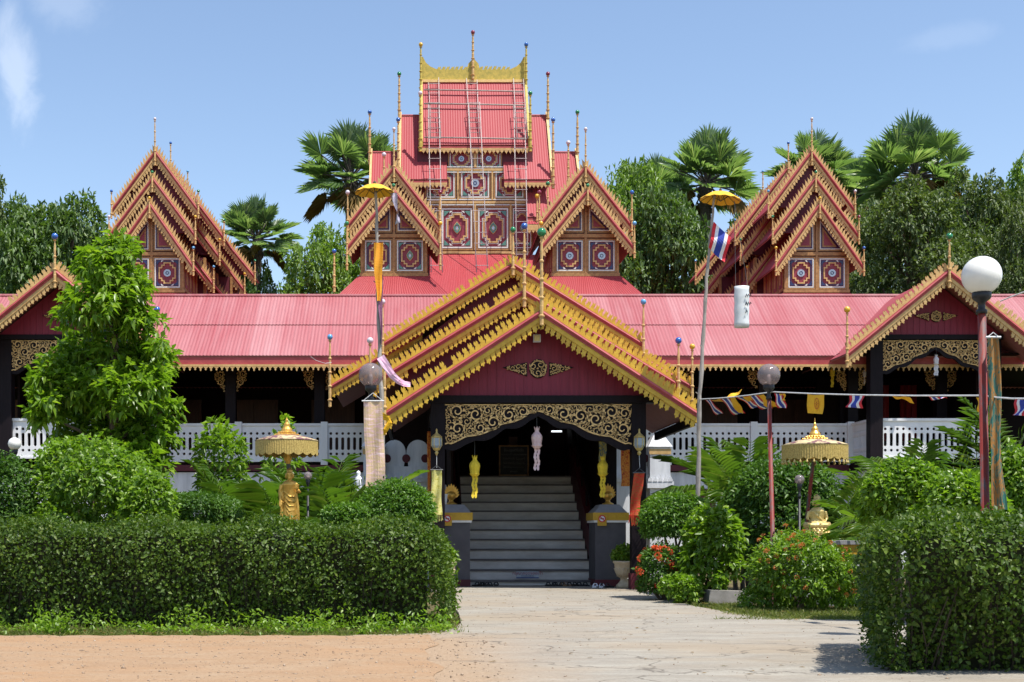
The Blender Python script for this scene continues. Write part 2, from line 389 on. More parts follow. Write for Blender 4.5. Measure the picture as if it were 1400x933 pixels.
def barge(root, cx, y, az, ez, w, gold, pitch, ch, bh, gh, fh, depth, roof, inner=0.0, shape=FLAME, under=1, finial=None, crest_name='crest', sides=(-1, 1), th=.07):
    """one stepped gable: red barge board, gold crest above, gold drip fringe below, roof sheets behind.
       inner: distance from the axis where the boards start (skirt roofs)"""
    L = math.hypot(w - inner, az - ez)
    for s in sides:
        u = Vector((s * (w - inner) / L, (ez - az) / L)); nz = Vector((-u.y * s, u.x * s)) if False else Vector((s * abs(u.y), abs(u.x)))
        a = Vector((cx + s * inner, az)); b = Vector((cx + s * w, ez))
        q = lambda p, d: (p.x + nz.x * d, p.y + nz.y * d)
        plumb = lambda p, d: (p.x, p.y + d)
        f = plumb if inner == 0 else plumb
        k = 1 / max(.3, nz.y)
        mb = MB(); mb.prism([f(a, bh / 2 * k), f(b, bh / 2 * k), f(b, -bh / 2 * k), f(a, -bh / 2 * k)], y - th, y)
        # rounded lip on the board
        mb.tube([(a.x, y - th - .005, a.y + bh * .1), (b.x, y - th - .005, b.y + bh * .1)], bh * .33, 6)
        mb.build('barge_board', M['band'], root)
        g = MB()
        a1, b1 = Vector(f(a, bh / 2 * k)), Vector(f(b, bh / 2 * k))
        g.prism([f(a1, gh * .55 * k), f(b1, gh * .55 * k), f(b1, .001), f(a1, .001)], y - th * .7, y - .01)
        vd = nz * .45 + Vector((0, .75)); vd.normalize()
        row_ornament(g, f(a1, gh * .5 * k), f(b1, gh * .5 * k), y - th * .55, y - th * .2, pitch, ch, shape, vd)
        g.build(crest_name, gold, root)
        d = MB()
        a2, b2 = Vector(f(a, -bh / 2 * k)), Vector(f(b, -bh / 2 * k))
        d.prism([f(a2, -.001), f(b2, -.001), f(b2, -gh * k), f(a2, -gh * k)], y - th * .8, y - .01)
        vd2 = Vector((-nz.x * .55, -nz.y * .55 - .5)); vd2.normalize()
        row_ornament(d, f(a2, -gh * .95 * k), f(b2, -gh * .95 * k), y - th * .6, y - th * .25, pitch * .92, fh, DRIP, -vd2)
        d.build('drip_fringe', gold, root)
        if depth:
            r = MB(); o = bh * .30 * k
            A = (a.x, y + .002, a.y + o); B = (a.x, y + depth, a.y + o)
            D = (b.x, y + .002, b.y + o); C = (b.x, y + depth, b.y + o)
            corrugated(r, A, B, C, D, .085, .0045, 0, under, .03)
            r.build('roof_sheet', [roof, M['soffit']], root)
_fin = {}
def finial(root, x, y, z0, z1, ball='green', r=.05, pole=.026, gold=None):
    """turned post with a glazed ball on its tip"""
    gold = gold or M['gold_tan']
    key = (round(z1 - z0, 2), pole, gold.name)
    if key not in _fin:
        h = z1 - z0; mb = MB(); prof = [(pole * .3, 0), (pole * 1.1, .02)]; z = .03; k = 0
        while z < h - .32:
            t = 1 - .5 * z / h; prof += [(pole * t, z), (pole * t, z + .10), (pole * 1.5 * t, z + .115), (pole * 1.5 * t, z + .135), (pole * .85 * t, z + .15), (pole * 1.0 * t, z + .28)]; z += .29
        prof += [(pole * .4, h - .06), (pole * 1.1, h - .03), (pole * .3, h)]
        mb.lathe((0, 0, 0), prof, 8); me = bpy.data.meshes.new('finial')
        me.from_pydata(mb.v, [], mb.f); me.materials.append(gold); _fin[key] = me
    f = link('finial', _fin[key], root, (0, 0, 0)); f.location = Vector((x, y, z0)) - ORG[root.name]; ORG[f.name] = Vector((x, y, z0))
    bk = ('ball', ball, r)
    if bk not in _fin:
        mb = MB(); mb.ball((0, 0, 0), r, 0, 12, 8)
        me = bpy.data.meshes.new('ball'); me.from_pydata(mb.v, [], mb.f); me.materials.append(M['ball_' + ball])
        me.polygons.foreach_set('use_smooth', [True] * len(mb.f)); _fin[bk] = me
    b = link('ball', _fin[bk], f, (0, 0, 0)); b.location = (0, 0, z1 - z0 + r * .8)
    return f
BALLS = ['green', 'blue', 'yellow', 'pale', 'sky', 'wine']
def stepped(w, h, c):
    """outline of a rectangle with double-stepped corners"""
    x, z = w / 2, h / 2; q = []
    base = [(x, z - 2 * c), (x - c, z - 2 * c), (x - c, z - c), (x - 2 * c, z - c), (x - 2 * c, z)]
    q += base; q += [(-a, b) for a, b in reversed(base)]; q += [(-a, -b) for a, b in base]; q += [(a, -b) for a, b in reversed(base)]
    return q
def ring(mb, o, i, cx, cz, y0, y1, mi):
    n = len(o); O = [(cx + a, cz + b) for a, b in o]; I = [(cx + a, cz + b) for a, b in i]
    for k in range(n):
        l = (k + 1) % n
        mb.hexa([(O[k][0], y1, O[k][1]), (O[l][0], y1, O[l][1]), (I[l][0], y1, I[l][1]), (I[k][0], y1, I[k][1]),
                 (O[k][0], y0, O[k][1]), (O[l][0], y0, O[l][1]), (I[l][0], y0, I[l][1]), (I[k][0], y0, I[k][1])], mi)
def rectring(mb, w, h, t, cx, cz, y0, y1, mi):
    a, b = w / 2, h / 2
    ring(mb, [(a, b), (-a, b), (-a, -b), (a, -b)], [(a - t, b - t), (t - a, b - t), (t - a, t - b), (a - t, t - b)], cx, cz, y0, y1, mi)
def mosaic(root, cx, cz, w, h, y, med='disc', ground='crimson', corner='blue_in', plain=False):
    """carved and glass-inlaid panel: frame, stepped gold rings, corner glass and a medallion"""
    mb = MB(); mats = [M[ground], M['brownframe'], M['white_in'], M['purple'], M[corner], M['gold_tan']]
    mb.box(cx - w / 2, cx + w / 2, y - .01, y + .03, cz - h / 2, cz + h / 2, 0)
    e = min(w, h)
    rectring(mb, w, h, e * .045, cx, cz, y - .050, y - .011, 1)
    rectring(mb, w * .885, h * .90, e * .040, cx, cz, y - .040, y - .012, 2)
    w2, h2 = w * .76, h * .78
    if not plain: rectring(mb, w2, h2, e * .055, cx, cz, y - .030, y - .0125, 3)
    for sx in (-1, 1):
        for sz in (-1, 1):
            X, Z = cx + sx * w2 / 2, cz + sz * h2 / 2; c = e * .17
            p = [(X, Z), (X - sx * c, Z), (X, Z - sz * c)]
            mb.prism(p if sx * sz > 0 else p[::-1], y - .042, y - .033, 4)
            p = [(X - sx * c, Z), (X - sx * c * 1.5, Z), (X - sx * c * .9, Z - sz * c * .45)]
            mb.prism(p if sx * sz > 0 else p[::-1], y - .036, y - .0335, 2)
    c = e * .085
    ring(mb, stepped(w * .60, h * .66, c), stepped(w * .60 - e * .09, h * .66 - e * .09, c), cx, cz, y - .05, y - .013, 5)
    if plain: ring(mb, stepped(w * .65, h * .71, c), stepped(w * .65 - e * .03, h * .71 - e * .03, c), cx, cz, y - .04, y - .014, 2)
    ob = mb.build('mosaic_panel', mats, root)
    md = MB(); r = e * .13
    if med == 'disc':
        rr = [(r * math.cos(a * PI / 8), r * math.sin(a * PI / 8)) for a in range(16)]
        md.prism([(cx + a, cz + b) for a, b in rr], y - .04, y - .012, 0)
        ring(md, [(a * .48, b * .48) for a, b in rr], [(a * .3, b * .3) for a, b in rr], cx, cz, y - .05, y - .041, 1)
        m2 = [M['silver'], M['blue_in']]
    else:
        r *= 1.15
        rr = [(0, 1.35), (.35, .9), (.72, .4), (.8, 0), (.66, -.45), (.35, -.85), (0, -1.2), (-.35, -.85), (-.66, -.45), (-.8, 0), (-.72, .4), (-.35, .9)]
        md.prism([(cx + a * r, cz + b * r) for a, b in rr][::-1], y - .04, y - .012, 1)
        ring(md, [(a * r * .85, b * r * .85) for a, b in rr], [(a * r * .5, b * r * .5) for a, b in rr], cx, cz, y - .055, y - .041, 0)
        md.prism([(cx + a * r * .35, cz + b * r * .35) for a, b in rr][::-1], y - .05, y - .0405, 2)
        m2 = [M['green_in'], M['gold_tan'], M['silver']]
    md.build('medallion', m2, ob)
    return ob
def tri_panel(root, cx, z0, wide, high, y, s):
    """half of the pediment filling: a framed right triangle"""
    mb = MB(); mats = [M['crimson'], M['brownframe'], M['white_in'], M['purple']]
    def T(k, y0, y1, mi):
        ox, oz = .05 + k, .05 + k
        a = (cx + s * ox, z0 + oz); b = (cx + s * (wide - k * 2.6), z0 + oz); c = (cx + s * ox, z0 + high - k * 3.0)
        p = [a, b, c]; mb.prism(p if s > 0 else p[::-1], y0, y1, mi)
    T(0, y - .03, y, 1); T(.05, y - .036, y - .0305, 2); T(.075, y - .042, y - .0365, 3); T(.12, y - .048, y - .0425, 1); T(.16, y - .054, y - .0485, 0)
    return mb.build('pediment_panel', mats, root)

def scrolls(mb, x0, x1, lo, hi, y0, y1, seed, rmax=.15, rmin=.034, tries=6000, lw=.20, edge=False):
    """openwork of spiral tendrils packed into the band between lo(x) and hi(x)"""
    rd = random.Random(seed); cs = []
    def inside(x, z, r):
        if x - r < x0 or x + r > x1: return False
        for k in range(8):
            a = k * PI / 4; xx, zz = x + r * .82 * math.cos(a), z + r * .82 * math.sin(a)
            if zz < lo(xx) or zz > hi(xx): return False
        return True
    for t in range(tries):
        r = rmax * (1 - t / tries) ** 1.3 + rmin * (t / tries) if t < tries else rmin
        x = rd.uniform(x0, x1); z = rd.uniform(min(lo(x), hi(x)), hi(x))
        if inside(x, z, r) and all((x - c[0]) ** 2 + (z - c[1]) ** 2 > (.93 * (r + c[2])) ** 2 for c in cs): cs.append((x, z, r))
    for t in range(tries // 2):
        r = rmin * .62; x = rd.uniform(x0, x1); z = rd.uniform(min(lo(x), hi(x)), hi(x))
        if inside(x, z, r) and all((x - c[0]) ** 2 + (z - c[1]) ** 2 > (.9 * (r + c[2])) ** 2 for c in cs): cs.append((x, z, r))
    def ribbon(pts, ws):
        n = len(pts); Lf = []; Rt = []
        for k in range(n):
            p0, p1 = pts[max(k - 1, 0)], pts[min(k + 1, n - 1)]
            dx, dz = p1[0] - p0[0], p1[1] - p0[1]; q = math.hypot(dx, dz) or 1; w = ws[k] / 2
            Lf.append((pts[k][0] - dz / q * w, pts[k][1] + dx / q * w)); Rt.append((pts[k][0] + dz / q * w, pts[k][1] - dx / q * w))
        i = len(mb.v)
        for a, b in zip(Lf, Rt): mb.v += [(a[0], y0, a[1]), (b[0], y0, b[1]), (b[0], y1, b[1]), (a[0], y1, a[1])]
        for k in range(n - 1):
            b = i + 4 * k
            for e in range(4): mb.f.append((b + e, b + (e + 1) % 4, b + 4 + (e + 1) % 4, b + 4 + e)); mb.m.append(0)
        mb.f.append((i, i + 3, i + 2, i + 1)); e = i + 4 * (n - 1); mb.f.append((e, e + 1, e + 2, e + 3)); mb.m += [0, 0]
    if edge:
        e_ = [(x0 + (x1 - x0) * k / 60, lo(x0 + (x1 - x0) * k / 60) + .012) for k in range(61)]; ribbon(e_, [.022] * 61)
        ribbon([(x0, hi(x0) - .008), (x1, hi(x1) - .008)], [.016, .016])
    for (x, z, r) in cs:
        a0 = rd.uniform(0, 2 * PI); sgn = rd.choice((-1, 1)); turns = 1.55 if r > .07 else 1.1
        n = int(26 * turns) if r > .07 else 14
        pts, ws = [], []
        for k in range(n + 1):
            t = k / n; a = a0 + sgn * turns * 2 * PI * t; rr = r * (1 - .82 * t)
            pts.append((x + rr * math.cos(a), z + rr * math.sin(a))); ws.append(max(.010, r * lw * (1 - .35 * t)))
        ribbon(pts, ws)
        for q in range(7 if r > .07 else 3):       # leaf barbs
            a = a0 + q * .9 * sgn; b = a + .5 * sgn
            p0 = (x + r * .95 * math.cos(a), z + r * .95 * math.sin(a)); p1 = (x + r * 1.0 * math.cos(b), z + r * 1.0 * math.sin(b))
            tip = (x + r * 1.28 * math.cos(b + .25 * sgn), z + r * 1.28 * math.sin(b + .25 * sgn))
            pin = (x + r * .62 * math.cos(b), z + r * .62 * math.sin(b))
            if lo(tip[0]) < tip[1] < hi(tip[0]) and x0 < tip[0] < x1: mb.prism([p0, p1, tip] if sgn < 0 else [tip, p1, p0], y0, y1)
            mb.prism([p0, p1, pin] if sgn > 0 else [pin, p1, p0], y0, y1)
def arch_fret(root, x0, x1, ztop, zside, zmid, y, seed, rmax=.15, drop=.11):
    """dark scalloped board carrying the gilded openwork"""
    c = (x0 + x1) / 2; hw = (x1 - x0) / 2
    def lo(x):
        t = min(1, abs(x - c) / hw); s = max(0, (t - .10) / .90) ** .8
        lob = .045 * abs(math.sin(t * PI * 2.6))
        return zmid + (zside - zmid) * s - lob * (1 if t < .93 else .4)
    nn = 48; d = MB()
    bot = [(x0 + (x1 - x0) * k / nn, lo(x0 + (x1 - x0) * k / nn) - drop * (.65 + .5 * abs(math.sin(k * PI / 8)))) for k in range(nn + 1)]
    for k in range(nn):
        a, b = bot[k], bot[k + 1]
        d.prism([(a[0], a[1]), (b[0], b[1]), (b[0], ztop), (a[0], ztop)], y, y + .05)
    d.build('fret_board', M['darkwood'], root)
    g = MB(); scrolls(g, x0 + .01, x1 - .01, lo, lambda x: ztop - .01, y - .022, y - .003, seed, rmax, .028, 9000, .21, True)
    return g.build('carved_scrollwork', M['gold_carve'], root)
def medal(root, cx, cz, y, w, seed):
    d = MB(); r = w * .14
    d.prism([(cx + r * math.cos(a * PI / 10), cz + r * 1.05 * math.sin(a * PI / 10)) for a in range(20)], y - .02, y)
    for s in (-1, 1):
        p = [(cx + s * w * .17, cz - w * .12), (cx + s * w * .55, cz + w * .02), (cx + s * w * .17, cz + w * .10)]
        d.prism(p if s > 0 else p[::-1], y - .018, y)
    d.build('gable_emblem_board', M['darkwood'], root)
    g = MB()
    scrolls(g, cx - r, cx + r, lambda x: cz - math.sqrt(max(0, r * r - (x - cx) ** 2)), lambda x: cz + math.sqrt(max(0, r * r - (x - cx) ** 2)), y - .04, y - .021, seed, r * .45, r * .16, 1500)
    g2 = [(r * .9 * math.cos(a * PI / 10), r * .9 * math.sin(a * PI / 10)) for a in range(20)]
    ring(g, g2, [(a * .88, b * .88) for a, b in g2], cx, cz, y - .04, y - .021, 0)
    g.build('gable_emblem', M['gold_carve'], root)
    for s in (-1, 1):
        g = MB(); xa, xb = sorted((cx + s * w * .18, cx + s * w * .50))
        k = lambda x: (abs(x - cx) - w * .17) / (w * .38)
        scrolls(g, xa, xb, lambda x: cz - w * .115 + k(x) * w * .13, lambda x: cz + w * .095 - k(x) * w * .08, y - .036, y - .019, seed + s, r * .35, r * .10, 1500)
        g.build('emblem_wing', M['gold_carve'], root)

def balustrade(name, root, x0, x1, y, ztop, zbot, cell=.147, axis='x', mats=None, xfix=0):
    """white pierced board: a row of round holes, a row of slots, a row of round holes"""
    mb = MB(); n = max(1, round((x1 - x0) / cell)); cw = (x1 - x0) / n; th = .045
    H = ztop - zbot
    rows = [(zbot + H * .13, zbot + H * .13 + .15, .0345, .0345), (zbot + H * .13 + .15, zbot + H * .13 + .15 + .36, .038, .16), (zbot + H * .13 + .51, zbot + H * .13 + .66, .0345, .0345)]
    def pt(a, z, yy): return (a, yy, z) if axis == 'x' else (xfix + (yy - y), a, z)
    NS = 16
    for k in range(n):
        cxx = x0 + (k + .5) * cw
        for (za, zb, rx, rz) in rows:
            cz = (za + zb) / 2; hole = []; outer = []
            for q in range(NS):
                a = 2 * PI * (q + .5) / NS; ca, sa = math.cos(a), math.sin(a)
                hx = rx * ca; hz = rx * sa + (rz - rx) * (1 if sa > 0 else -1)
                hole.append((cxx + hx, cz + hz))
                t = min((cw / 2) / max(abs(ca), 1e-6), ((zb - za) / 2) / max(abs(sa), 1e-6))
                if rz > rx:
                    ox = max(-cw / 2, min(cw / 2, hx * (cw / 2) / rx * 1.5)); oz = max(-(zb - za) / 2, min((zb - za) / 2, hz * ((zb - za) / 2) / rz * (1.02)))
                    if abs(sa) > .9: oz = (zb - za) / 2 * (1 if sa > 0 else -1)
                else: ox, oz = ca * t, sa * t
                outer.append((cxx + ox, cz + oz))
            # square the corners
            cor = [(cxx + cw / 2, zb), (cxx - cw / 2, zb), (cxx - cw / 2, za), (cxx + cw / 2, za)]
            for ci, cc in enumerate(cor):
                j = min(range(NS), key=lambda q: (outer[q][0] - cc[0]) ** 2 + (outer[q][1] - cc[1]) ** 2); outer[j] = cc
            for q in range(NS):
                l = (q + 1) % NS
                for yy, fl in ((y, 0), (y + th, 1)):
                    pts = [pt(*outer[q], yy), pt(*outer[l], yy), pt(*hole[l], yy), pt(*hole[q], yy)]
                    mb.face(pts if fl else pts[::-1])
                mb.face([pt(*hole[q], y), pt(*hole[l], y), pt(*hole[l], y + th), pt(*hole[q], y + th)])
    def bx(a0, a1, ya, yb, za, zb):
        if axis == 'x': mb.box(a0, a1, ya, yb, za, zb)
        else: mb.box(xfix + (ya - y), xfix + (yb - y), a0, a1, za, zb)
    bx(x0, x1, y, y + th, rows[2][1], ztop - .061); bx(x0, x1, y, y + th, zbot + .05, rows[0][0])
    bx(x0, x1, y - .035, y + th + .035, ztop - .06, ztop)
    bx(x0, x1, y - .02, y + th + .02, zbot, zbot + .049)
    m = max(1, round((x1 - x0) / 2.25))
    return mb.build(name, M['white'], root)

# ------------------------------------------------------------------ the long hall
hall = thing('temple_hall', 'long low temple hall with pink red metal roof and white pierced balustrade', 'temple hall', (AX, 33, 0))
XL, XR = AX - 16, AX + 16
EY, EZ, RY, RZ = 31.9, 5.22, 34.7, 7.16
fr = .54                                             # seam between two courses of sheets
SY, SZ = RY + (EY - RY) * .5, RZ + (EZ - RZ) * .5
mb = MB()
corrugated(mb, (XL, RY, RZ), (XR, RY, RZ), (XR, SY, SZ), (XL, SY, SZ), .085, .006)
corrugated(mb, (XL, SY + .1, SZ + .045), (XR, SY + .1, SZ + .045), (XR, EY, EZ), (XL, EY, EZ), .085, .006, 0, 1)
corrugated(mb, (XR, RY, RZ), (XL, RY, RZ), (XL, 38.2, 4.9), (XR, 38.2, 4.9), .12, .013)
mb.tube([(XL, RY, RZ + .01), (XR, RY, RZ + .01)], .05, 8)
mb.build('roof', [M['roof'], M['soffit']], hall)
mb = MB(); mb.box(XL, XR, EY + .03, EY + .08, EZ - .22, EZ - .03); mb.build('eave_board', M['band'], hall)
mb = MB(); mb.box(XL, XR, EY + .0, EY + .029, EZ - .27, EZ - .215)
row_ornament(mb, (XL, EZ - .265), (XR, EZ - .265), EY + .004, EY + .024, .13, .11, [(p[0], -p[1]) for p in [(0, 0), (1, 0), (.9, .3), (.62, .45), (.7, .75), (.5, 1), (.3, .75), (.38, .45), (.1, .3)]], (0, 1))
mb.build('eave_fringe', M['gold_tan'], hall)
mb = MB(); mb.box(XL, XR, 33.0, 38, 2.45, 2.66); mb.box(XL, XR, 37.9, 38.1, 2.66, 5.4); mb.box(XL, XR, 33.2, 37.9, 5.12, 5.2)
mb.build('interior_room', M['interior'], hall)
M['doorwood'] = paint('reddish_door_wood', (.11, .035, .02), (.06, .02, .012), .5, 4, (6, 6, .6))
for k in range(13):
    x = AX - 13.2 + k * 2.2
    mb = MB(); mb.box(x - .62, x + .62, 37.82, 37.89, 2.67, 4.75)
    for q in (-1, 1):
        mb.box(x + q * .31 - .24, x + q * .31 + .24, 37.78, 37.819, 2.8, 3.6); mb.box(x + q * .31 - .24, x + q * .31 + .24, 37.78, 37.819, 3.7, 4.65)
    mb.build('inner_door', M['doorwood'], hall)
mb = MB(); mb.box(XL, XR, 33.02, 33.3, 0, 2.44)
mb.box(XL, XR, 32.98, 33.3, .0, .35)
mb.build('plinth_wall', M['whitewall'], hall)
mb = MB(); mb.box(XL, XR, 32.94, 33.02, 2.47, 2.62); mb.build('plinth_moulding', M['mar_dark'], hall)
for k in range(11):                                   # dark posts along the veranda
    x = AX + (k - 5) * 2.25 + .05
    if abs(x - AX) < 1.0: continue
    mb = MB(); mb.box(x - .13, x + .13, 33.3, 33.56, 2.66, 5.12); mb.box(x - .17, x + .17, 33.26, 33.6, 2.66, 2.86)
    c = mb.build('column', M['darkwood'], hall)
    for s in (-1, 1):
        g = MB(); scrolls(g, *sorted((x + s * .14, x + s * .42)), lambda q: 4.45 + abs(q - x - s * .14) * 1.3, lambda q: 5.05, 33.36, 33.40, 3 + k, .1, .04, 500)
        if g.f: g.build('bracket_carving', M['gold_carve'], c)
posts = [AX - 11, AX - 8.9, AX - 6.9, AX - 4.5, AX - 2.25 - .6]
for s in (-1, 1):
    edges = [1.75, 4.3, 6.45, 8.87]
    for a, b in zip(edges, edges[1:]):
        xa, xb = sorted((AX + s * a, AX + s * b))
        balustrade('balustrade_panel', hall, xa + .09, xb - .09, 32.95, 3.66, 2.70)
    for a in edges:
        mb = MB(); x = AX + s * a; mb.box(x - .085, x + .085, 32.90, 33.06, 2.62, 3.70); mb.build('balustrade_post', M['white'], hall)
mb = MB(); mb.box(AX + 4.3, AX + 5.5, 32.98, 33.015, 1.35, 2.03); mb.build('plinth_opening', M['mar_dark'], hall)
mb = MB(); mb.hexa([(AX - 9.5, 38.3, 3), (AX + 9.5, 38.3, 3), (AX + 9.5, 52, 3), (AX - 9.5, 52, 3), (AX - 9.5, 38.3, 6.0), (AX + 9.5, 38.3, 6.0), (AX + 9.5, 52, 6.0), (AX - 9.5, 52, 6.0)])
mb.build('rear_block', M['mar_dark'], hall)
mb = MB(); corrugated(mb, (AX - 10, 45, 7.6), (AX + 10, 45, 7.6), (AX + 10, 38, 5.9), (AX - 10, 38, 5.9), .12, .013)
corrugated(mb, (AX + 10, 45, 7.6), (AX - 10, 45, 7.6), (AX - 10, 52.4, 5.9), (AX + 10, 52.4, 5.9), .12, .013); mb.build('rear_roof', M['roof_up'], hall)
finial(hall, *P(457, 392, 34.8).xy, P(457, 400, 34.8).z, P(457, 346, 34.8).z, 'blue', .06, .035)

# ------------------------------------------------------------------ entrance porch
porch = thing('entrance_porch', 'entrance porch with three stepped yellow gold gables over a grey staircase', 'porch', (AX, 22, 0))
pg = dict(gold=M['gold'], pitch=.105, ch=.165, bh=.085, gh=.07, fh=.13, roof=M['roof_x'], th=.09)
barge(porch, AX, 20.9, 4.40, 2.79, 2.46, depth=3.75, **pg)
barge(porch, AX, 24.3, 5.35, 3.64, 2.81, depth=3.4, **pg)
barge(porch, AX, 27.2, 6.44, 4.80, 2.66, depth=5.5, **pg)
barge(porch, AX, 27.75, 5.13, 3.98, 3.79, depth=4.2, inner=1.86, **pg)
for (y, az, ez, w, zb, nm) in ((24.62, 5.27, 3.70, 2.6, 3.7, 'gable_board'), (27.55, 6.36, 4.4, 2.60, 4.4, 'gable_board')):
    mb = MB(); mb.prism([(AX - w, ez), (AX + w, ez), (AX, az)], y, y + .05); mb.build(nm, M['mar_dark'], porch)
mb = MB(); mb.prism([(AX - 1.78, 3.15), (AX + 1.78, 3.15), (AX + 1.78, 3.20), (AX, 4.33), (AX - 1.78, 3.20)], 21.4, 21.46); 
for k in range(24):
    x = AX - 1.7 + k * .147; mb.box(x, x + .012, 21.392, 21.3995, 3.16, max(3.17, 4.28 - abs(x - AX) * .655))
mb.build('front_gable_board', M['maroon'], porch)
mb = MB(); mb.box(AX - 2.0, AX + 2.0, 21.3, 21.5, 3.02, 3.14); mb.build('front_beam', M['darkwood'], porch)
medal(porch, AX, 3.58, 21.39, 1.05, 5)
arch_fret(porch, AX - 1.525, AX + 1.525, 3.01, 2.36, 2.88, 21.37, 21, .13)
for s in (-1, 1):
    x = AX + s * 1.63
    mb = MB(); mb.box(x - .115, x + .115, 21.33, 21.56, 0, 3.02); c = mb.build('column', M['darkwood'], porch)
    mb = MB(); mb.box(x - .135, x + .135, 21.31, 21.58, 0.005, .26); mb.build('column_base', M['mar_dark'], c)
    for yy in (24.5, 27.4):
        mb = MB(); mb.box(x - .115, x + .115, yy, yy + .23, 0, 3.9 if yy < 25 else 5.0); mb.build('column', M['darkwood'], porch)
    # soffit edge beams and their small fringe
    mb = MB(); mb.box(*sorted((x + s * .03, x + s * .12)), 21.6, 24.3, 2.86, 3.0); mb.build('side_beam', M['darkwood'], porch)
    mb = MB()
    L = [(AX + s * 2.43, 20.95, 2.66), (AX + s * 2.43, 24.2, 2.66)]
    mb.hexa([(L[0][0] - .03, 20.95, 2.62), (L[0][0] + .03, 20.95, 2.62), (L[0][0] + .03, 24.25, 2.62), (L[0][0] - .03, 24.25, 2.62),
             (L[0][0] - .03, 20.95, 2.76), (L[0][0] + .03, 20.95, 2.76), (L[0][0] + .03, 24.25, 2.76), (L[0][0] - .03, 24.25, 2.76)])
    mb.build('eave_beam', M['darkwood'], porch)
# apex and eave finials
fg = dict(pole=.034, r=.06, gold=M['gold_tan'])
finial(porch, AX, 20.78, 4.18, 5.60, 'green', **dict(fg, r=.072))
finial(porch, AX, 24.17, 5.05, 6.50, 'blue', **fg)
finial(porch, AX, 27.05, 6.2, 7.1, 'green', **fg)
for s, b1, b2, b3 in ((-1, 'pale', 'blue', 'sky'), (1, 'blue', 'yellow', 'sky')):
    finial(porch, AX + s * 2.83, 24.17, 3.25, 4.40, 'pale' if s < 0 else 'blue', **fg)
    finial(porch, AX + s * 3.80, 27.62, 3.55, 4.78 + (.2 if s < 0 else 0), 'sky' if s < 0 else 'yellow', **fg)
    finial(porch, AX + s * 2.68, 27.06, 4.45, 5.62, 'sky' if s > 0 else 'pale', **fg)
finial(porch, AX - 2.48, 20.78, 2.45, 3.55, 'blue', **fg)
# stairs
mb = MB(); no = MB(); xl, xr = .83, 3.07
for k in range(12):
    y = 23 + .32 * k; z = .086 + .18 * k; zb = 0 if k == 0 else z - .18
    y2 = 23 + .32 * (k + 1) if k < 11 else 33
    mb.box(xl, xr, y, y2 + .0, max(0, zb), z - .031); no.box(xl, xr, y - .035, y2 - .001, z - .03, z)
st = mb.build('staircase', M['step'], porch); no.build('stair_treads', M['nosing'], st)
for s, xa in ((-1, .68), (1, 3.08)):
    mb = MB(); mb.hexa([(xa, 23.2, .2), (xa + .13, 23.2, .2), (xa + .13, 26.9, 2.0), (xa, 26.9, 2.0), (xa, 23.2, .62), (xa + .13, 23.2, .62), (xa + .13, 26.9, 2.74), (xa, 26.9, 2.74)])
    mb.build('stair_stringer', M['mar_dark'], porch)
    mb = MB(); mb.tube([(xa + .06, 23.0, .95), (xa + .06, 26.9, 3.1)], .035, 8)
    for q in range(6): mb.tube([(xa + .06, 23.2 + q * .7, .45 + q * .385), (xa + .06, 23.2 + q * .7, 1.03 + q * .385)], .018, 6)
    mb.build('handrail', M['darkwood'], porch)
    # stair pedestals with mustard band
    c = AX + s * 1.327; w = .26
    mb = MB(); mb.box(c - w, c + w, 22.4, 23.25, .12, 1.09); p = mb.build('stair_pedestal', M['grey_post'], porch)
    mb = MB(); mb.box(c - w - .01, c + w + .01, 22.39, 23.26, 0, .119); mb.build('pedestal_base', M['mar_dark'], p)
    mb = MB(); mb.box(c - w - .03, c + w + .03, 22.37, 23.28, 1.091, 1.13); mb.build('pedestal_moulding', M['white'], p)
    mb = MB(); mb.box(c - w - .045, c + w + .045, 22.35, 23.30, 1.131, 1.26); mb.build('pedestal_band', M['yellowband'], p)
    mb = MB(); mb.hexa([(c - w - .02, 22.37, 1.261), (c + w + .02, 22.37, 1.261), (c + w + .02, 23.28, 1.261), (c - w - .02, 23.28, 1.261),
                        (c - w + .1, 22.5, 1.40), (c + w - .1, 22.5, 1.40), (c + w - .1, 23.1, 1.40), (c - w + .1, 23.1, 1.40)])
    mb.build('pedestal_cap', M['grey_cap'], p)
mb = MB(); mb.box(AX - 1.95, AX + 1.95, 30.9, 31.0, 2.05, 5.2); mb.build('back_wall', M['interior'], porch)  # dark sheet added to stand for the black shade behind the arch
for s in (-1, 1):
    mb = MB(); mb.box(*sorted((AX + s * 1.5, AX + s * 1.56)), 27.0, 30.9, 2.0, 5.0); mb.box(*sorted((AX + s * 1.62, AX + s * 1.68)), 24.75, 27.3, 3.1, 4.4); mb.box(*sorted((AX + s * 1.33, AX + s * 1.37)), 23.5, 27.0, .75, 3.4); mb.build('side_shade_board', M['interior'], porch)  # boards added to keep side light off the upper steps
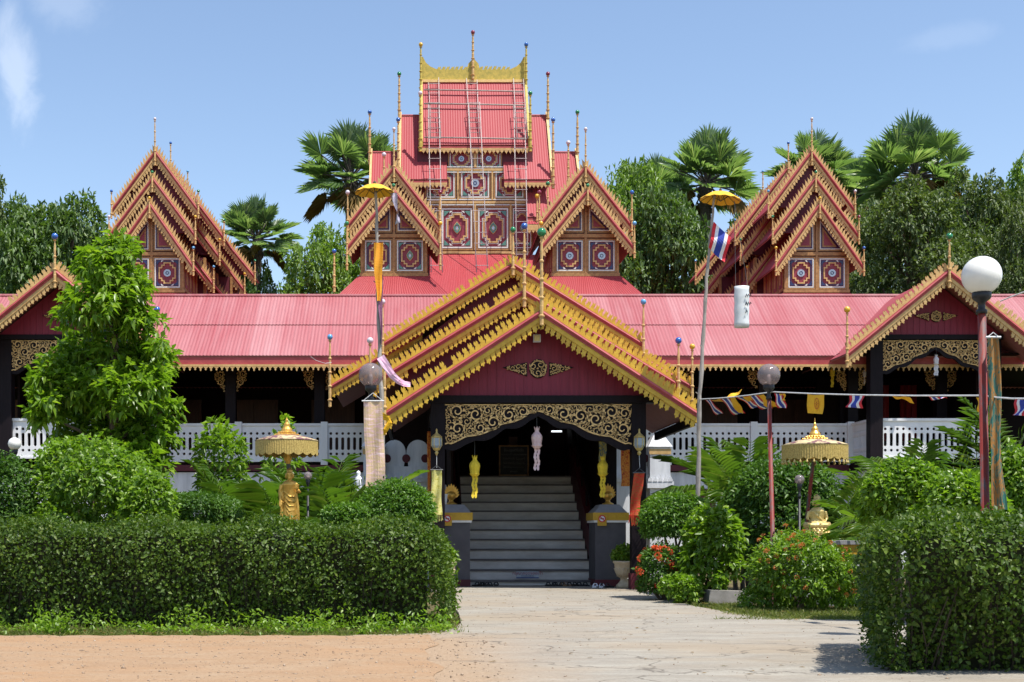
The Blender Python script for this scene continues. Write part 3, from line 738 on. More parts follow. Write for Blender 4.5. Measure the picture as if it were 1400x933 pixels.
# white flanking walls with lotus-petal parapet
for s in (-1, 1):
    xa, xb = sorted((AX + s * 1.72, AX + s * 2.66))
    mb = MB(); mb.box(xa, xb, 26.2, 26.4, 0, 1.93); mb.box(xa - .02, xb + .02, 26.13, 26.42, 1.93, 1.99); mb.box(xa, xb, 26.2, 26.4, 1.99, 2.24); mb.build('flank_wall', M['whitewall'], porch)
    mb = MB(); nS = 2; cw = (xb - xa) / nS
    for k in range(nS):
        cx = xa + (k + .5) * cw; pts = []
        for q in range(15):
            a = PI * q / 14; pts.append((cx + cw * .49 * math.cos(a) * (1 if True else 1), 2.47 + .30 * math.sin(a) ** .8))
        mb.prism([(cx + cw * .40, 2.241)] + pts + [(cx - cw * .40, 2.241)], 26.24, 26.32)
    w_ = mb.build('lotus_parapet', M['whitewall'], porch)
    for k in range(nS + 1):
        mb = MB(); cx = min(max(xa + k * cw, xa + .09), xb - .09)
        mb.prism([(cx + .08 * math.cos(a * PI / 8), 2.40 + .085 * math.sin(a * PI / 8)) for a in range(16)], 26.225, 26.239)
        mb.build('parapet_opening', M['mar_dark'], w_)
    mb = MB(); row_ornament(mb, (xa, 1.991), (xb, 1.991), 26.10, 26.12, .11, .12, LEAFT, (0, 1)); mb.build('leaf_frieze', M['whitewall'], w_)
    px = AX + s * 2.83
    mb = MB(); mb.box(px - .20, px + .20, 26.0, 26.6, 0, 1.80); mb.box(px - .26, px + .26, 25.94, 26.66, 1.80, 1.93); mb.box(px - .20, px + .20, 26.0, 26.6, 1.93, 2.62)
    mb.hexa([(px - .24, 25.96, 2.62), (px + .24, 25.96, 2.62), (px + .24, 26.64, 2.62), (px - .24, 26.64, 2.62), (px - .1, 26.15, 2.86), (px + .1, 26.15, 2.86), (px + .1, 26.45, 2.86), (px - .1, 26.45, 2.86)])
    w2 = mb.build('white_pier', M['whitewall'], porch)
    mb = MB(); row_ornament(mb, (px - .25, 1.931), (px + .25, 1.931), 25.93, 25.95, .1, .13, LEAFT, (0, 1)); mb.build('pier_frieze', M['whitewall'], w2)
    mb = MB(); mb.box(px - .215, px + .215, 25.985, 26.0, 2.47, 2.58); mb.build('pier_band', M['gold_tan'], w2)
    mb = MB(); mb.box(*sorted((AX + s * 1.7, AX + s * 3.15)), 29.9, 30.0, 0, 4.2); mb.build('side_wall', M['interior'], porch)

# ------------------------------------------------------------------ corner pavilions
def pavilion(s, label):
    cx = AX + s * 10.39
    r = thing('gable_pavilion', label, 'pavilion', (cx, 31.5, 0), 'gabled pavilions at the ends of the hall')
    barge(r, cx, 30.7, 6.99, 5.06, 2.36, gold=M['gold_tan'], pitch=.125, ch=.19, bh=.11, gh=.075, fh=.15, roof=M['roof_x'], depth=3.6, th=.09)
    mb = MB(); mb.prism([(cx - 1.55, 5.65), (cx + 1.55, 5.65), (cx, 6.90)], 31.4, 31.46)
    for k in range(20):
        x = cx - 1.42 + k * .148; mb.box(x, x + .014, 31.39, 31.3995, 5.655, max(5.66, 6.82 - abs(x - cx) * .83))
    mb.build('gable_board', M['maroon'], r)
    mb = MB(); mb.box(cx - 1.6, cx + 1.6, 31.34, 31.5, 5.53, 5.645); mb.build('front_beam', M['darkwood'], r)
    medal(r, cx, 6.08, 31.38, .95, 9 + s)
    arch_fret(r, cx - 1.27, cx + 1.27, 5.52, 4.80, 5.36, 31.42, 33 + s, .13, .10)
    for q in (-1, 1):
        x = cx + q * 1.41
        mb = MB(); mb.box(x - .15, x + .15, 31.38, 31.68, 2.66, 5.53); mb.build('column', M['darkwood'], r)
        mb = MB(); mb.box(x - .10, x + .10, 33.8, 34.0, 2.66, 5.18); mb.build('column', M['darkwood'], r)
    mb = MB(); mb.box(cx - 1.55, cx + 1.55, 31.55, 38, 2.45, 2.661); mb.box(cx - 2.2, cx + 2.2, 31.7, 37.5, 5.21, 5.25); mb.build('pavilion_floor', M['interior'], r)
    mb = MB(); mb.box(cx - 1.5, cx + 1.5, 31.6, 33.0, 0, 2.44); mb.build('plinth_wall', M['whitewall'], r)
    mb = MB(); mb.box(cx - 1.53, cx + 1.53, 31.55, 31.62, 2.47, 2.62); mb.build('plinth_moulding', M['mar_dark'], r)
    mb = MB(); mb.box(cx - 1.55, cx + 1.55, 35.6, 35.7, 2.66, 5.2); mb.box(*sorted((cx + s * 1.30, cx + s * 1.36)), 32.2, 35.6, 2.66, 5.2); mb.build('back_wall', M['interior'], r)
    M['drape'] = M.get('drape') or paint('red_drape', (.32, .02, .025), (.2, .012, .015), .7, 3, (6, 6, .4))
    for q in (-.75, .1, .85):
        g = []
        for i in range(9):
            for j in range(9): g.append((cx + q - .22 + .44 * i / 8, 35.45 + .04 * math.sin(i * 2.2), 4.9 - 1.5 * j / 8))
        mb = MB(); solid_grid(mb, g, 8, 8, .01); mb.build('red_drape', M['drape'], r)
    balustrade('balustrade_panel', r, cx - 1.38, cx + 1.38, 31.5, 3.66, 2.70)
    for q in (-1, 1):
        x = cx + q * 1.46
        mb = MB(); mb.box(x - .075, x + .075, 31.45, 31.6, 2.62, 3.71); mb.build('balustrade_post', M['white'], r)
        balustrade('balustrade_panel', r, 31.62, 32.94, 0, 3.66, 2.70, .11, 'y', None, x - .02)
    fk = dict(pole=.036, r=.075, gold=M['gold_tan'])
    finial(r, cx, 30.58, 6.6, 7.75, 'green' if s > 0 else 'blue', **fk)
    finial(r, cx - 2.37, 30.6, 4.75, 6.05, 'yellow' if s > 0 else 'wine', **fk)
    finial(r, cx + 2.37, 30.6, 4.75, 6.05, 'blue', **fk)
    return r
pavilion(1, 'gabled pavilion behind the white globe lamp, right end of the hall')
pavilion(-1, 'gabled pavilion half hidden by the big leafy tree, left end of the hall')

# ------------------------------------------------------------------ gabled roof towers
TG = dict(gold=M['gold_tan'], pitch=.118, ch=.19, bh=.085, gh=.055, fh=.14, th=.07, roof=M['roof_up'], shape=LEAFT)
def tower_front(r, cx, y, hw, z0, z1, apex, med='disc', corner='blue_in'):
    mb = MB(); mb.box(cx - hw, cx + hw, y, y + 2.4, z0 - 1.2, z1 + .02); mb.prism([(cx - hw, z1 + .02), (cx + hw, z1 + .02), (cx, apex)], y, y + .1)
    mb.build('wall', M['mar_dark'], r)
    mb = MB(); e = .055
    for x in (cx - hw, cx, cx + hw): mb.box(x - e * .6, x + e * .6, y - .075, y - .001, z0, z1 + .02)
    mb.box(cx - e * .6, cx + e * .6, y - .075, y - .001, z1 + .121, apex - .02)
    mb.box(cx - hw - .06, cx + hw + .06, y - .08, y - .002, z0 - .09, z0 - .001); mb.box(cx - hw + .0, cx + hw, y - .085, y - .002, z1 + .021, z1 + .12)
    mb.build('timber_frame', M['brownframe'], r)
    w = hw - e * 1.4
    for s in (-1, 1):
        mosaic(r, cx + s * hw / 2, (z0 + z1) / 2, w, z1 - z0 - .02, y - .015, med, 'crimson', corner)
        tri_panel(r, cx, z1 + .11, hw * .98, (apex - z1 - .1) * .93, y - .012, s)
    for s in (-1, 1):                                 # the flank facing the camera side
        fl = MB(); x = cx + s * (hw + .012)
        for k in range(4):
            ya = y + .1 + k * .57
            fl.box(*sorted((x, x + s * .02)), ya, ya + .5, z0, z1); fl.box(*sorted((x + s * .021, x + s * .035)), ya + .08, ya + .42, z0 + .1, z1 - .1, 1)
            fl.box(*sorted((x + s * .036, x + s * .05)), ya + .16, ya + .34, z0 + .2, z1 - .2, 0)
        fl.build('flank_panels', [M['brownframe'], M['crimson']], r)
def skirt_roof(r, cx, y0, y1, hb, ht, zb, zt, yt):
    mb = MB()
    corrugated(mb, (cx - ht, yt, zt), (cx + ht, yt, zt), (cx + hb, y0, zb), (cx - hb, y0, zb), .085, .006)
    for s in (-1, 1): corrugated(mb, (cx + s * ht, yt, zt), (cx + s * ht, y1, zt), (cx + s * hb, y1, zb), (cx + s * hb, y0, zb), .085, .006)
    mb.build('skirt_roof', M['roof_up'], r)
def side_tower(s, label):
    cx = AX + s * 9.83
    r = thing('gable_tower', label, 'roof tower', (cx, 39, 6), 'steep gabled roof towers')
    g1 = [(38.7, 10.56, 8.73, 1.27), (39.1, 11.43, 9.74, 1.26), (39.5, 12.33, 10.60, 1.28)]
    g2 = [(41.3, 10.60, 8.70, 1.46), (41.6, 11.75, 9.62, 1.60), (42.0, 12.55, 10.33, 1.68)]
    g3 = [(44.4, 10.6, 8.35, 1.72), (44.7, 11.75, 9.15, 1.98), (45.1, 12.5, 9.68, 2.28)]
    nb = 0
    for gi, (g, dep) in enumerate(((g1, (2.4, 2.2, 2.0)), (g2, (2.9, 2.7, 2.5)), (g3, (1.6, 1.4, 1.2)))):
        for k, ((y, az, ez, w), d) in enumerate(zip(g, dep)):
            barge(r, cx, y, az, ez, w, depth=d, **TG)
            mb = MB(); mb.prism([(cx - w * .9, ez + .12), (cx + w * .9, ez + .12), (cx, az - .12)], y + .12, y + .17)
            if not (gi == 0 and k == 0): mb.build('gable_board', M['mar_dark'], r)
            for q in (-1, 1):
                nb += 1; finial(r, cx + q * (w + .02), y - .1, ez - .28, ez + .52, BALLS[(nb * 5 + (3 if s > 0 else 0)) % 6], .045, .03)
            if gi == 0: finial(r, cx, y - .1, az - .42, az + (.15 if k < 2 else .95), ('yellow', 'green', 'pale')[k], .045, .03)
            elif k == 2: finial(r, cx, y - .1, az - .2, az + .75, ('blue', 'sky')[gi - 1], .045, .03)
    tower_front(r, cx, 38.98, .92, 8.12, 9.10, 10.40)
    for (y, hw, zt) in ((41.5, 1.15, 9.6), (44.6, 1.55, 9.6)):
        mb = MB(); mb.box(cx - hw, cx + hw, y, y + 3, 5.5, zt); w = mb.build('wall', M['mar_dark'], r)
        mb = MB()
        for q in (-1, 1):
            for k in range(5): mb.box(*sorted((cx + q * hw, cx + q * (hw + .03))), y + .1 + k * .6, y + .2 + k * .6, 6, zt)
            mb.box(*sorted((cx + q * hw, cx + q * (hw + .04))), y + .1, y + 3, 8.3, 8.42)
        for k in range(7): mb.box(cx - hw + k * hw / 3 - .04, cx - hw + k * hw / 3 + .04, y - .03, y, 6, zt)
        mb.build('wall_battens', M['brownframe'], w)
    skirt_roof(r, cx, 37.9, 42, 1.75, .98, 7.2, 8.03, 38.95)
    return r
side_tower(1, 'steep stepped gable tower with finials, behind the Thai flag pole')
side_tower(-1, 'steep stepped gable tower with finials, behind the big leafy tree')
def dormer(s, label):
    cx = AX + s * 2.61
    r = thing('dormer_tower', label, 'roof tower', (cx, 36, 7), 'gabled dormers in front of the main tower')
    for k, (y, az, ez, w, d) in enumerate(((35.5, 10.13, 8.60, 1.235, 2.2), (35.95, 10.88, 9.30, 1.24, 4.5))):
        barge(r, cx, y, az, ez, w, depth=d, **TG)
        for q in (-1, 1): finial(r, cx + q * (w + .02), y - .1, ez - .62 if k == 0 and s < 0 else ez - .3, ez + .60 + .25 * k, BALLS[(k * 3 + q + 2 + s) % 6], .06, .03)
        finial(r, cx, y - .1, az - .42, az + (.1 if k == 0 else 1.0), ('green', 'pale')[k], .05, .03)
    mb = MB(); mb.prism([(cx - 1.1, 9.45), (cx + 1.1, 9.45), (cx, 10.74)], 36.1, 36.15); mb.build('gable_board', M['mar_dark'], r)
    tower_front(r, cx, 35.9, .87, 8.0, 8.94, 10.0, 'drop' if s < 0 else 'disc', 'green_in' if s < 0 else 'blue_in')
    skirt_roof(r, cx, 34.85, 39, 1.85, .95, 6.85, 7.93, 35.85)
    mb = MB(); mb.box(cx - 1.0, cx + 1.0, 38.3, 41, 6, 9.4); mb.build('rear_wall', M['mar_dark'], r)
    return r
dormer(-1, 'small gabled dormer tower with green drop medallions, behind the yellow parasol pole')
dormer(1, 'small gabled dormer tower with silver star medallions, left of the leafy trees')

# ------------------------------------------------------------------ central tower
ct = thing('central_tower', 'tall central temple tower with tiered red roofs and inlaid facade', 'temple tower', (AX, 45.2, 6))
WY = 45.2
mb = MB(); mb.box(AX - 1.98, AX + 1.98, WY, 48.4, 6, 14.25); mb.build('wall', M['mar_dark'], ct)
def lateral(hw, ry, rz, ey, ez, cut, fringe=True):
    mb = MB()
    segs = [(-hw, hw)] if cut == 0 else [(-hw, -cut), (cut, hw)]
    for a, b in segs: corrugated(mb, (AX + a, ry, rz), (AX + b, ry, rz), (AX + b, ey, ez), (AX + a, ey, ez), .085, .0035, 0, 1)
    corrugated(mb, (AX + hw, ry, rz), (AX - hw, ry, rz), (AX - hw, 2 * ry - ey, ez), (AX + hw, 2 * ry - ey, ez), .12, .011, 0, 1)
    mb.tube([(AX - hw, ry, rz), (AX + hw, ry, rz)], .04, 6)
    mb.build('roof_sheet', [M['roof_up'], M['soffit']], ct)
    for s in (-1, 1):
        mb = MB(); x = AX + s * (hw - .12)
        mb.hexa([(x, ey + .25, ez), (x, 2 * ry - ey - .25, ez), (x, ry + .05, rz - .15), (x, ry - .05, rz - .15),
                 (x + s * .05, ey + .25, ez), (x + s * .05, 2 * ry - ey - .25, ez), (x + s * .05, ry + .05, rz - .15), (x + s * .05, ry - .05, rz - .15)])
        mb.build('gable_board', M['mar_dark'], ct)
        mb = MB(); x = AX + s * hw
        for q in (-1, 1):
            mb.hexa([(x - .03, ry, rz - .06), (x + .05, ry, rz - .06), (x + .05, ry + q * (ry - ey) * 1.0, ez - .06), (x - .03, ry + q * (ry - ey), ez - .06),
                     (x - .03, ry, rz + .14), (x + .05, ry, rz + .14), (x + .05, ry + q * (ry - ey), ez + .14), (x - .03, ry + q * (ry - ey), ez + .14)])
        mb.build('barge_board', M['gold_tan'] if hw > 2 else M['ridge_gold'], ct)
    mb = MB(); fr_ = MB()
    for a, b in segs:
        mb.box(AX + a, AX + b, ey - .01, ey + .05, ez - .17, ez - .06)
        fr_.box(AX + a, AX + b, ey - .02, ey - .011, ez - .20, ez - .12)
        row_ornament(fr_, (AX + a, ez - .195), (AX + b, ez - .195), ey - .02, ey - .012, .14, .13, [(p[0], -p[1]) for p in LEAFT], (0, 1))
    mb.build('eave_board', M['band'], ct); fr_.build('eave_fringe', M['gold_tan'], ct)
lateral(1.84, 46.6, 16.9, 45.0, 14.2, 0)
lateral(2.59, 46.6, 15.7, 44.7, 12.94, .97)
lateral(3.62, 46.6, 14.4, 44.4, 11.59, 1.72)
# ridge comb with swept ends
mb = MB(); hw = 1.84
top = [(-hw, .84), (-hw + .06, .84), (-hw + .16, .64), (-hw + .32, .50), (-hw + .55, .40), (-.24, .38), (-.18, .60), (-.05, .74), (0, .9)]
full = top + [(-a, b) for a, b in reversed(top[:-1])]
pts = [(AX + a, 16.93 + b) for a, b in full]
for (a, b) in zip(pts, pts[1:]):
    mb.prism([(a[0], 16.93), (b[0], 16.93), b, a], 46.57, 46.62)
row_ornament(mb, (AX - 1.3, 17.30), (AX - .2, 17.30), 46.575, 46.615, .15, .16, FLAME, (0, 1)); row_ornament(mb, (AX + .2, 17.30), (AX + 1.3, 17.30), 46.575, 46.615, .15, .16, FLAME, (0, 1))
g = mb.build('ridge_comb', M['ridge_gold'], ct)
mb = MB(); mb.box(AX - hw, AX + hw, 46.52, 46.68, 16.86, 16.95); mb.build('ridge_board', M['gold_carve'], ct)
fc = dict(pole=.055, r=.075, gold=M['gold_tan'])
finial(ct, AX - .02, 46.5, 16.95, 18.55, 'wine', **fc)
for s, c1, c2 in ((-1, 'yellow', 'pale'), (1, 'blue', 'green')):
    finial(ct, AX + s * 1.86, 46.45, 15.9, 18.1, c1, **dict(fc, gold=M['ridge_gold']))
    finial(ct, AX + s * 1.88, 45.0, 13.95, 15.9, c2, **dict(fc, gold=M['ridge_gold']))
    finial(ct, AX + s * 2.62, 46.4, 15.1, 17.05, 'green' if s < 0 else 'wine', **fc)
    finial(ct, AX + s * 2.63, 44.7, 12.6, 14.9, 'blue', **fc)
    finial(ct, AX + s * 3.66, 46.4, 13.9, 15.7, 'blue' if s < 0 else 'green', **fc)
    finial(ct, AX + s * 3.1, 44.3, 12.2, 13.8 + .2 * s, 'pale', **dict(fc, pole=.045))
    finial(ct, AX + s * 2.05, 44.3, 10.7, 12.2, 'yellow', **dict(fc, pole=.045))
    finial(ct, AX + s * 2.4, 44.2, 10.3, 12.6, 'green', **dict(fc, pole=.045))
for c in (-.47, .47): mosaic(ct, AX + c, 13.76, .90, .74, WY - .01, 'disc', 'crimson', 'green_in', True)
for c, w, md in ((0, 1.08, 'disc'), (-1.18, 1.08, 'disc'), (1.18, 1.08, 'disc')): mosaic(ct, AX + c, 12.93, w, 1.12, WY - .01, md, 'crimson', 'green_in', True)
for c, w in ((-.62, 1.16), (.62, 1.16), (-1.61, .70), (1.61, .70)): mosaic(ct, AX + c, 11.38, w, 1.52, WY - .01, 'drop', 'crimson', 'green_in', True)
mb = MB()
for z in (10.54, 12.26, 13.38): mb.box(AX - 1.99, AX + 1.99, WY - .09, WY - .001, z - .04, z + .04)
for x in (-1.22, 0, 1.22): mb.box(AX + x - .028, AX + x + .028, WY - .1, WY - .002, 10.62, 12.19)
for x in (-.59, .59): mb.box(AX + x - .03, AX + x + .03, WY - .1, WY - .002, 12.33, 13.31)
mb.box(AX - .05, AX + .05, WY - .1, WY - .002, 13.45, 14.2)
mb.build('timber_frame', M['gold_tan'], ct)
mb = MB()
for z in (12.17, 12.35, 13.29, 13.47): mb.box(AX - 1.97, AX + 1.97, WY - .095, WY - .004, z - .016, z + .016)
mb.build('inlay_strips', M['white_in'], ct)
mb = MB(); corrugated(mb, (AX - 2.3, 45.1, 10.46), (AX + 2.3, 45.1, 10.46), (AX + 3.2, 40.5, 8.25), (AX - 3.2, 40.5, 8.25), .085, .0035, 0, 1); mb.build('lower_roof', [M['roof_up'], M['soffit']], ct)
mb = MB(); mb.box(AX - 2.2, AX + 2.2, 41, 45, 6, 8.3); mb.build('lower_wall', M['mar_dark'], ct)
for s in (-1, 1):                                     # small canopy beside the facade
    mb = MB(); xa, xb = sorted((AX + s * 1.72, AX + s * 2.5))
    corrugated(mb, (xa, 44.9, 11.9), (xb, 44.9, 11.9), (xb, 44.2, 11.3), (xa, 44.2, 11.3), .085, .01, 0, 1); mb.build('canopy_roof', [M['roof_up'], M['soffit']], ct)
    mb = MB(); mb.box(xa, xb, 44.2, 44.25, 11.1, 11.28); row_ornament(mb, (xa, 11.105), (xb, 11.105), 44.205, 44.225, .13, .12, [(p[0], -p[1]) for p in LEAFT], (0, 1)); mb.build('canopy_fringe', M['gold_tan'], ct)
# ladders and bamboo battens
def ladder(p0, p1, w, label, n, top=None):
    p0, p1 = Vector(p0), Vector(p1); r = thing('bamboo_ladder', label, 'ladder', p0, 'bamboo ladders on the tower')
    for s in (-.5, .5):
        mb = MB(); o = Vector((s * w, 0, 0)); j = Vector((random.uniform(-.02, .02), 0, random.uniform(-.1, .1)))
        mb.tube([p0 + o, (p0 + p1) / 2 + o + Vector((random.uniform(-.02, .02), 0, 0)), p1 + o + j], [.017, .015, .013], 7); mb.build('rail', M['bamboo'], r, True)
    mb = MB()
    for k in range(n):
        q = p0.lerp(p1, (k + .6) / n); mb.tube([q + Vector((-w / 2 - .04, -.02, 0)), q + Vector((w / 2 + .04, -.02, 0))], .011, 6)
    mb.build('rungs', M['bamboo'], r)
for c, w_ in ((-1.40, 'left of the three ladders lying on the top roof'), (-.06, 'middle of the three ladders lying on the top roof'), (1.58, 'right of the three ladders lying on the top roof')):
    ladder((AX + c + .04, 44.99, 14.40), (AX + c, 46.50, 16.93), .36, 'short bamboo ladder, ' + w_, 6)
for c, b, w_ in ((-1.42, -1.35, 'leftmost, ending behind the left dormer'), (-.02, .12, 'middle one, standing over the facade panels'), (1.55, 1.42, 'rightmost, ending behind the gold porch gable')):
    ladder((AX + b, 42.6, 9.36), (AX + c, 45.55, 15.75), .36, 'long bleached bamboo ladder leaning on the tower, ' + w_, 16)
for z, lab in ((16.45, 'topmost bamboo pole tied across the top red roof'), (15.85, 'middle bamboo pole tied across the top red roof'), (14.42, 'lowest bamboo pole tied just above the top eave')):
    y = 45.0 + (z - 14.2) * 1.6 / 2.7 - .13
    mb = MB(); mb.tube([(AX - 1.75, y, z + .03), (AX, y - .02, z), (AX + 1.75, y, z - .03)], .026, 7)
    tag(mb.build('bamboo_pole', M['greypole'], None, True, (AX, y, z)), lab, 'bamboo pole', 'bamboo poles across the top roof')
# ------------------------------------------------------------------ ground
def groundmat(name, build):
    m, nt, out = new_mat(name); b = N(nt, 'ShaderNodeBsdfPrincipled'); b.inputs['Roughness'].default_value = .9; b.inputs['Specular IOR Level'].default_value = .2
    col, hgt, dist = build(nt); nt.links.new(col, b.inputs['Base Color'])
    bp = N(nt, 'ShaderNodeBump'); bp.inputs['Strength'].default_value = .5; bp.inputs['Distance'].default_value = dist
    nt.links.new(hgt, bp.inputs['Height']); nt.links.new(bp.outputs[0], b.inputs['Normal']); nt.links.new(b.outputs[0], out.inputs[0]); return m
def concrete(nt):
    v = coords(nt); st = coords(nt, (.45, 1.2, 1))
    base = ramp(nt, noise(nt, st, 2.6, 10, .74, .6), [(.34, (.15, .135, .105)), (.47, (.235, .22, .18)), (.56, (.295, .28, .23)), (.68, (.385, .37, .31))])
    sp = noise(nt, v, 28, 8, .82); base = mixc(nt, .5, base, ramp(nt, sp, [(.35, (.25, .215, .18)), (.65, (.40, .36, .30))]))
    dirt = ramp(nt, noise(nt, coords(nt, (.5, 1, 1)), .55, 5, .6), [(.48, (0, 0, 0)), (.62, (.6, .6, .6))])
    base = mixc(nt, dirt, base, (.31, .245, .17))
    sx = N(nt, 'ShaderNodeSeparateXYZ'); nt.links.new(v, sx.inputs[0])
    mr = N(nt, 'ShaderNodeMapRange'); nt.links.new(sx.outputs['X'], mr.inputs[0]); mr.inputs[1].default_value = 1.7; mr.inputs[2].default_value = .1
    my = N(nt, 'ShaderNodeMapRange'); nt.links.new(sx.outputs['Y'], my.inputs[0]); my.inputs[1].default_value = 13.0; my.inputs[2].default_value = 11.0
    pm = N(nt, 'ShaderNodeMath', operation='MULTIPLY'); nt.links.new(mr.outputs[0], pm.inputs[0]); nt.links.new(my.outputs[0], pm.inputs[1])
    sp2 = N(nt, 'ShaderNodeMath', operation='MULTIPLY_ADD'); nt.links.new(noise(nt, coords(nt, (.6, 1.2, 1)), 1.6, 9, .75), sp2.inputs[0]); sp2.inputs[1].default_value = 1.3; sp2.inputs[2].default_value = -.75
    pa = N(nt, 'ShaderNodeMath', operation='ADD', use_clamp=True); nt.links.new(pm.outputs[0], pa.inputs[0]); nt.links.new(sp2.outputs[0], pa.inputs[1])
    pb = N(nt, 'ShaderNodeMath', operation='MULTIPLY', use_clamp=True); nt.links.new(pa.outputs[0], pb.inputs[0]); nt.links.new(pm.outputs[0], pb.inputs[1])
    spill = ramp(nt, pb.outputs[0], [(.02, (0, 0, 0)), (.7, (.95, .95, .95))]); base = mixc(nt, spill, base, ramp(nt, sp, [(.34, (.25, .165, .095)), (.66, (.41, .30, .20))]))
    # cracks: warped cell edges, present only here and there
    wv = N(nt, 'ShaderNodeTexNoise'); wv.inputs['Scale'].default_value = 1.8; wv.inputs['Detail'].default_value = 5; nt.links.new(v, wv.inputs['Vector'])
    ad = N(nt, 'ShaderNodeVectorMath', operation='MULTIPLY_ADD'); nt.links.new(wv.outputs['Color'], ad.inputs[0]); ad.inputs[1].default_value = (.9, .9, .9); nt.links.new(v, ad.inputs[2])
    vo = N(nt, 'ShaderNodeTexVoronoi', feature='DISTANCE_TO_EDGE'); vo.inputs['Scale'].default_value = .42; nt.links.new(ad.outputs[0], vo.inputs['Vector'])
    cr = ramp(nt, vo.outputs['Distance'], [(.0, (1, 1, 1)), (.007, (0, 0, 0))])
    vo2 = N(nt, 'ShaderNodeTexVoronoi', feature='DISTANCE_TO_EDGE'); vo2.inputs['Scale'].default_value = 1.1; nt.links.new(ad.outputs[0], vo2.inputs['Vector'])
    c2 = ramp(nt, vo2.outputs['Distance'], [(.0, (1, 1, 1)), (.007, (0, 0, 0))])
    pres = ramp(nt, noise(nt, v, .5, 2), [(.45, (0, 0, 0)), (.6, (1, 1, 1))])
    c2 = mixc(nt, 1, c2, pres, 'MULTIPLY'); cr = mixc(nt, 1, cr, c2, 'LIGHTEN')
    col = mixc(nt, mixc(nt, 1, cr, (.75, .75, .75), 'MULTIPLY'), base, (.085, .07, .055))
    h = mixc(nt, cr, sp, (0, 0, 0)); return col, h, .012
def dirt(nt):
    v = coords(nt); st = coords(nt, (.45, 1.0, 1))
    a = ramp(nt, noise(nt, st, 3.0, 12, .78, 1.2), [(.28, (.25, .15, .08)), (.46, (.34, .21, .115)), (.58, (.38, .265, .165)), (.75, (.42, .34, .25))])
    g = noise(nt, v, 30, 8, .85); a = mixc(nt, .55, a, ramp(nt, g, [(.34, (.20, .12, .065)), (.66, (.43, .31, .20))]))
    o = ramp(nt, noise(nt, coords(nt, (.4, 1.2, 1)), 1.0, 9, .7, .8), [(.48, (0, 0, 0)), (.66, (.6, .6, .6))])
    a = mixc(nt, o, a, (.37, .215, .11)); return a, mixc(nt, .5, g, noise(nt, st, 7, 6, .7)), .03
def soilm(nt):
    v = coords(nt); a = ramp(nt, noise(nt, v, 3, 8, .7), [(.3, (.07, .06, .025)), (.5, (.12, .10, .045)), (.7, (.19, .14, .075))]); return a, noise(nt, v, 40, 6, .7), .04
def farg(nt):
    v = coords(nt); a = ramp(nt, noise(nt, v, .25, 8, .7), [(.3, (.05, .07, .02)), (.55, (.09, .11, .035)), (.75, (.16, .12, .07))]); return a, noise(nt, v, 4, 6, .7), .05
def sheet(name, poly, z, mat):
    mb = MB(); mb.face([(x, y, z) for x, y in poly]); return tag(mb.build(name, mat), kind='structure')
sheet('ground', [(-900, -300), (900, -300), (900, 900), (-900, 900)], -.05, groundmat('rough_ground', farg))
sheet('garden_bed', [(-16, 11.5), (20, 11.5), (20, 33), (-16, 33)], -.03, groundmat('bed_soil', soilm))
_e = [(.10 + .05 * math.sin(k * .55) + .03 * math.sin(k * 1.3 + 1), 6 + k * .19) for k in range(30)]
_f = [(.1 - k * .06, 11.66 - .06 * min(1, k / 6) + .05 * math.sin(k * .9) + random.uniform(-.035, .035)) for k in range(95)]
sheet('dirt_road', [(-40, -20), (.45, -20), (.30, 3)] + _e + _f + [(-40, 11.6)], .004, groundmat('dirt_earth', dirt))
def path_edge():
    pts = [(-.6, 11.7), (.05, 11.9), (.36, 12.6), (.43, 13.3), (.46, 15), (.40, 18), (.30, 20.5), (.0, 22.4), (-.1, 23.3), (3.9, 23.3), (3.95, 22.0), (3.55, 19.5), (3.42, 17.4), (3.45, 16.2), (3.62, 14.8), (3.80, 14.0), (5.2, 13.55), (30, 13.2), (30, -20), (-.3, -20), (-.25, 9), (-.5, 11)]
    return pts
mb = MB(); pe = path_edge(); mb.prism([(x, y) for x, y in pe], 0, 0.0001)
pathm = groundmat('worn_concrete', concrete)
mb = MB()
i0 = len(mb.v); mb.v += [(x, y, .0) for x, y in pe] + [(x, y, -.08) for x, y in pe]; n = len(pe)
mb.f.append(tuple(range(n))); mb.m.append(0)
for k in range(n): mb.f.append((k, (k + 1) % n, (k + 1) % n + n, k + n)); mb.m.append(0)
tag(mb.build('concrete_path', pathm), kind='structure')

# grass and weeds: nobody could count the blades
def blades(name, regions, L, mat, wid=.008, weeds=0):
    P_, A_, N_, L_, W_ = [], [], [], [], []
    for (poly, n) in regions:
        (xa, xb, ya, yb) = poly
        k = rng.integers(0, max(2, n // 9), n); cx = rng.uniform(xa, xb, max(2, n // 9)); cy = rng.uniform(ya, yb, max(2, n // 9)) 
        p = np.stack([cx[k] + rng.normal(size=n) * .03, cy[k] + rng.normal(size=n) * .03, np.full(n, -.035)], 1)
        a = nrm(rng.normal(size=(n, 3)) * np.array([.6, .6, .2]) + np.array([0, 0, .8]))
        P_.append(p); A_.append(a); L_.append(L * (.4 + rng.random(n)))
    P_ = np.concatenate(P_); A_ = np.concatenate(A_); L_ = np.concatenate(L_)
    v, t = leaves(P_, A_, rand_unit(len(P_)), L_, np.full(len(P_), wid) * (.7 + .6 * rng.random(len(P_))), .1, .25, .4)
    return tag(tri_mesh(name, v, t, mat), kind='stuff', label=None)
gr = blades('grass', [((-5.5, .1, 11.6, 12.1), 6500), ((-5.5, .15, 11.9, 12.75), 9000), ((.0, .42, 12.0, 15.0), 1800), ((3.5, 5.6, 13.75, 16.2), 14000), ((3.45, 4.2, 16, 18), 4500), ((3.1, 3.9, 13.85, 14.0), 350), ((2.55, 3.6, 18.6, 20.6), 0 or 2)], .085, M['lf_grass'], .007)
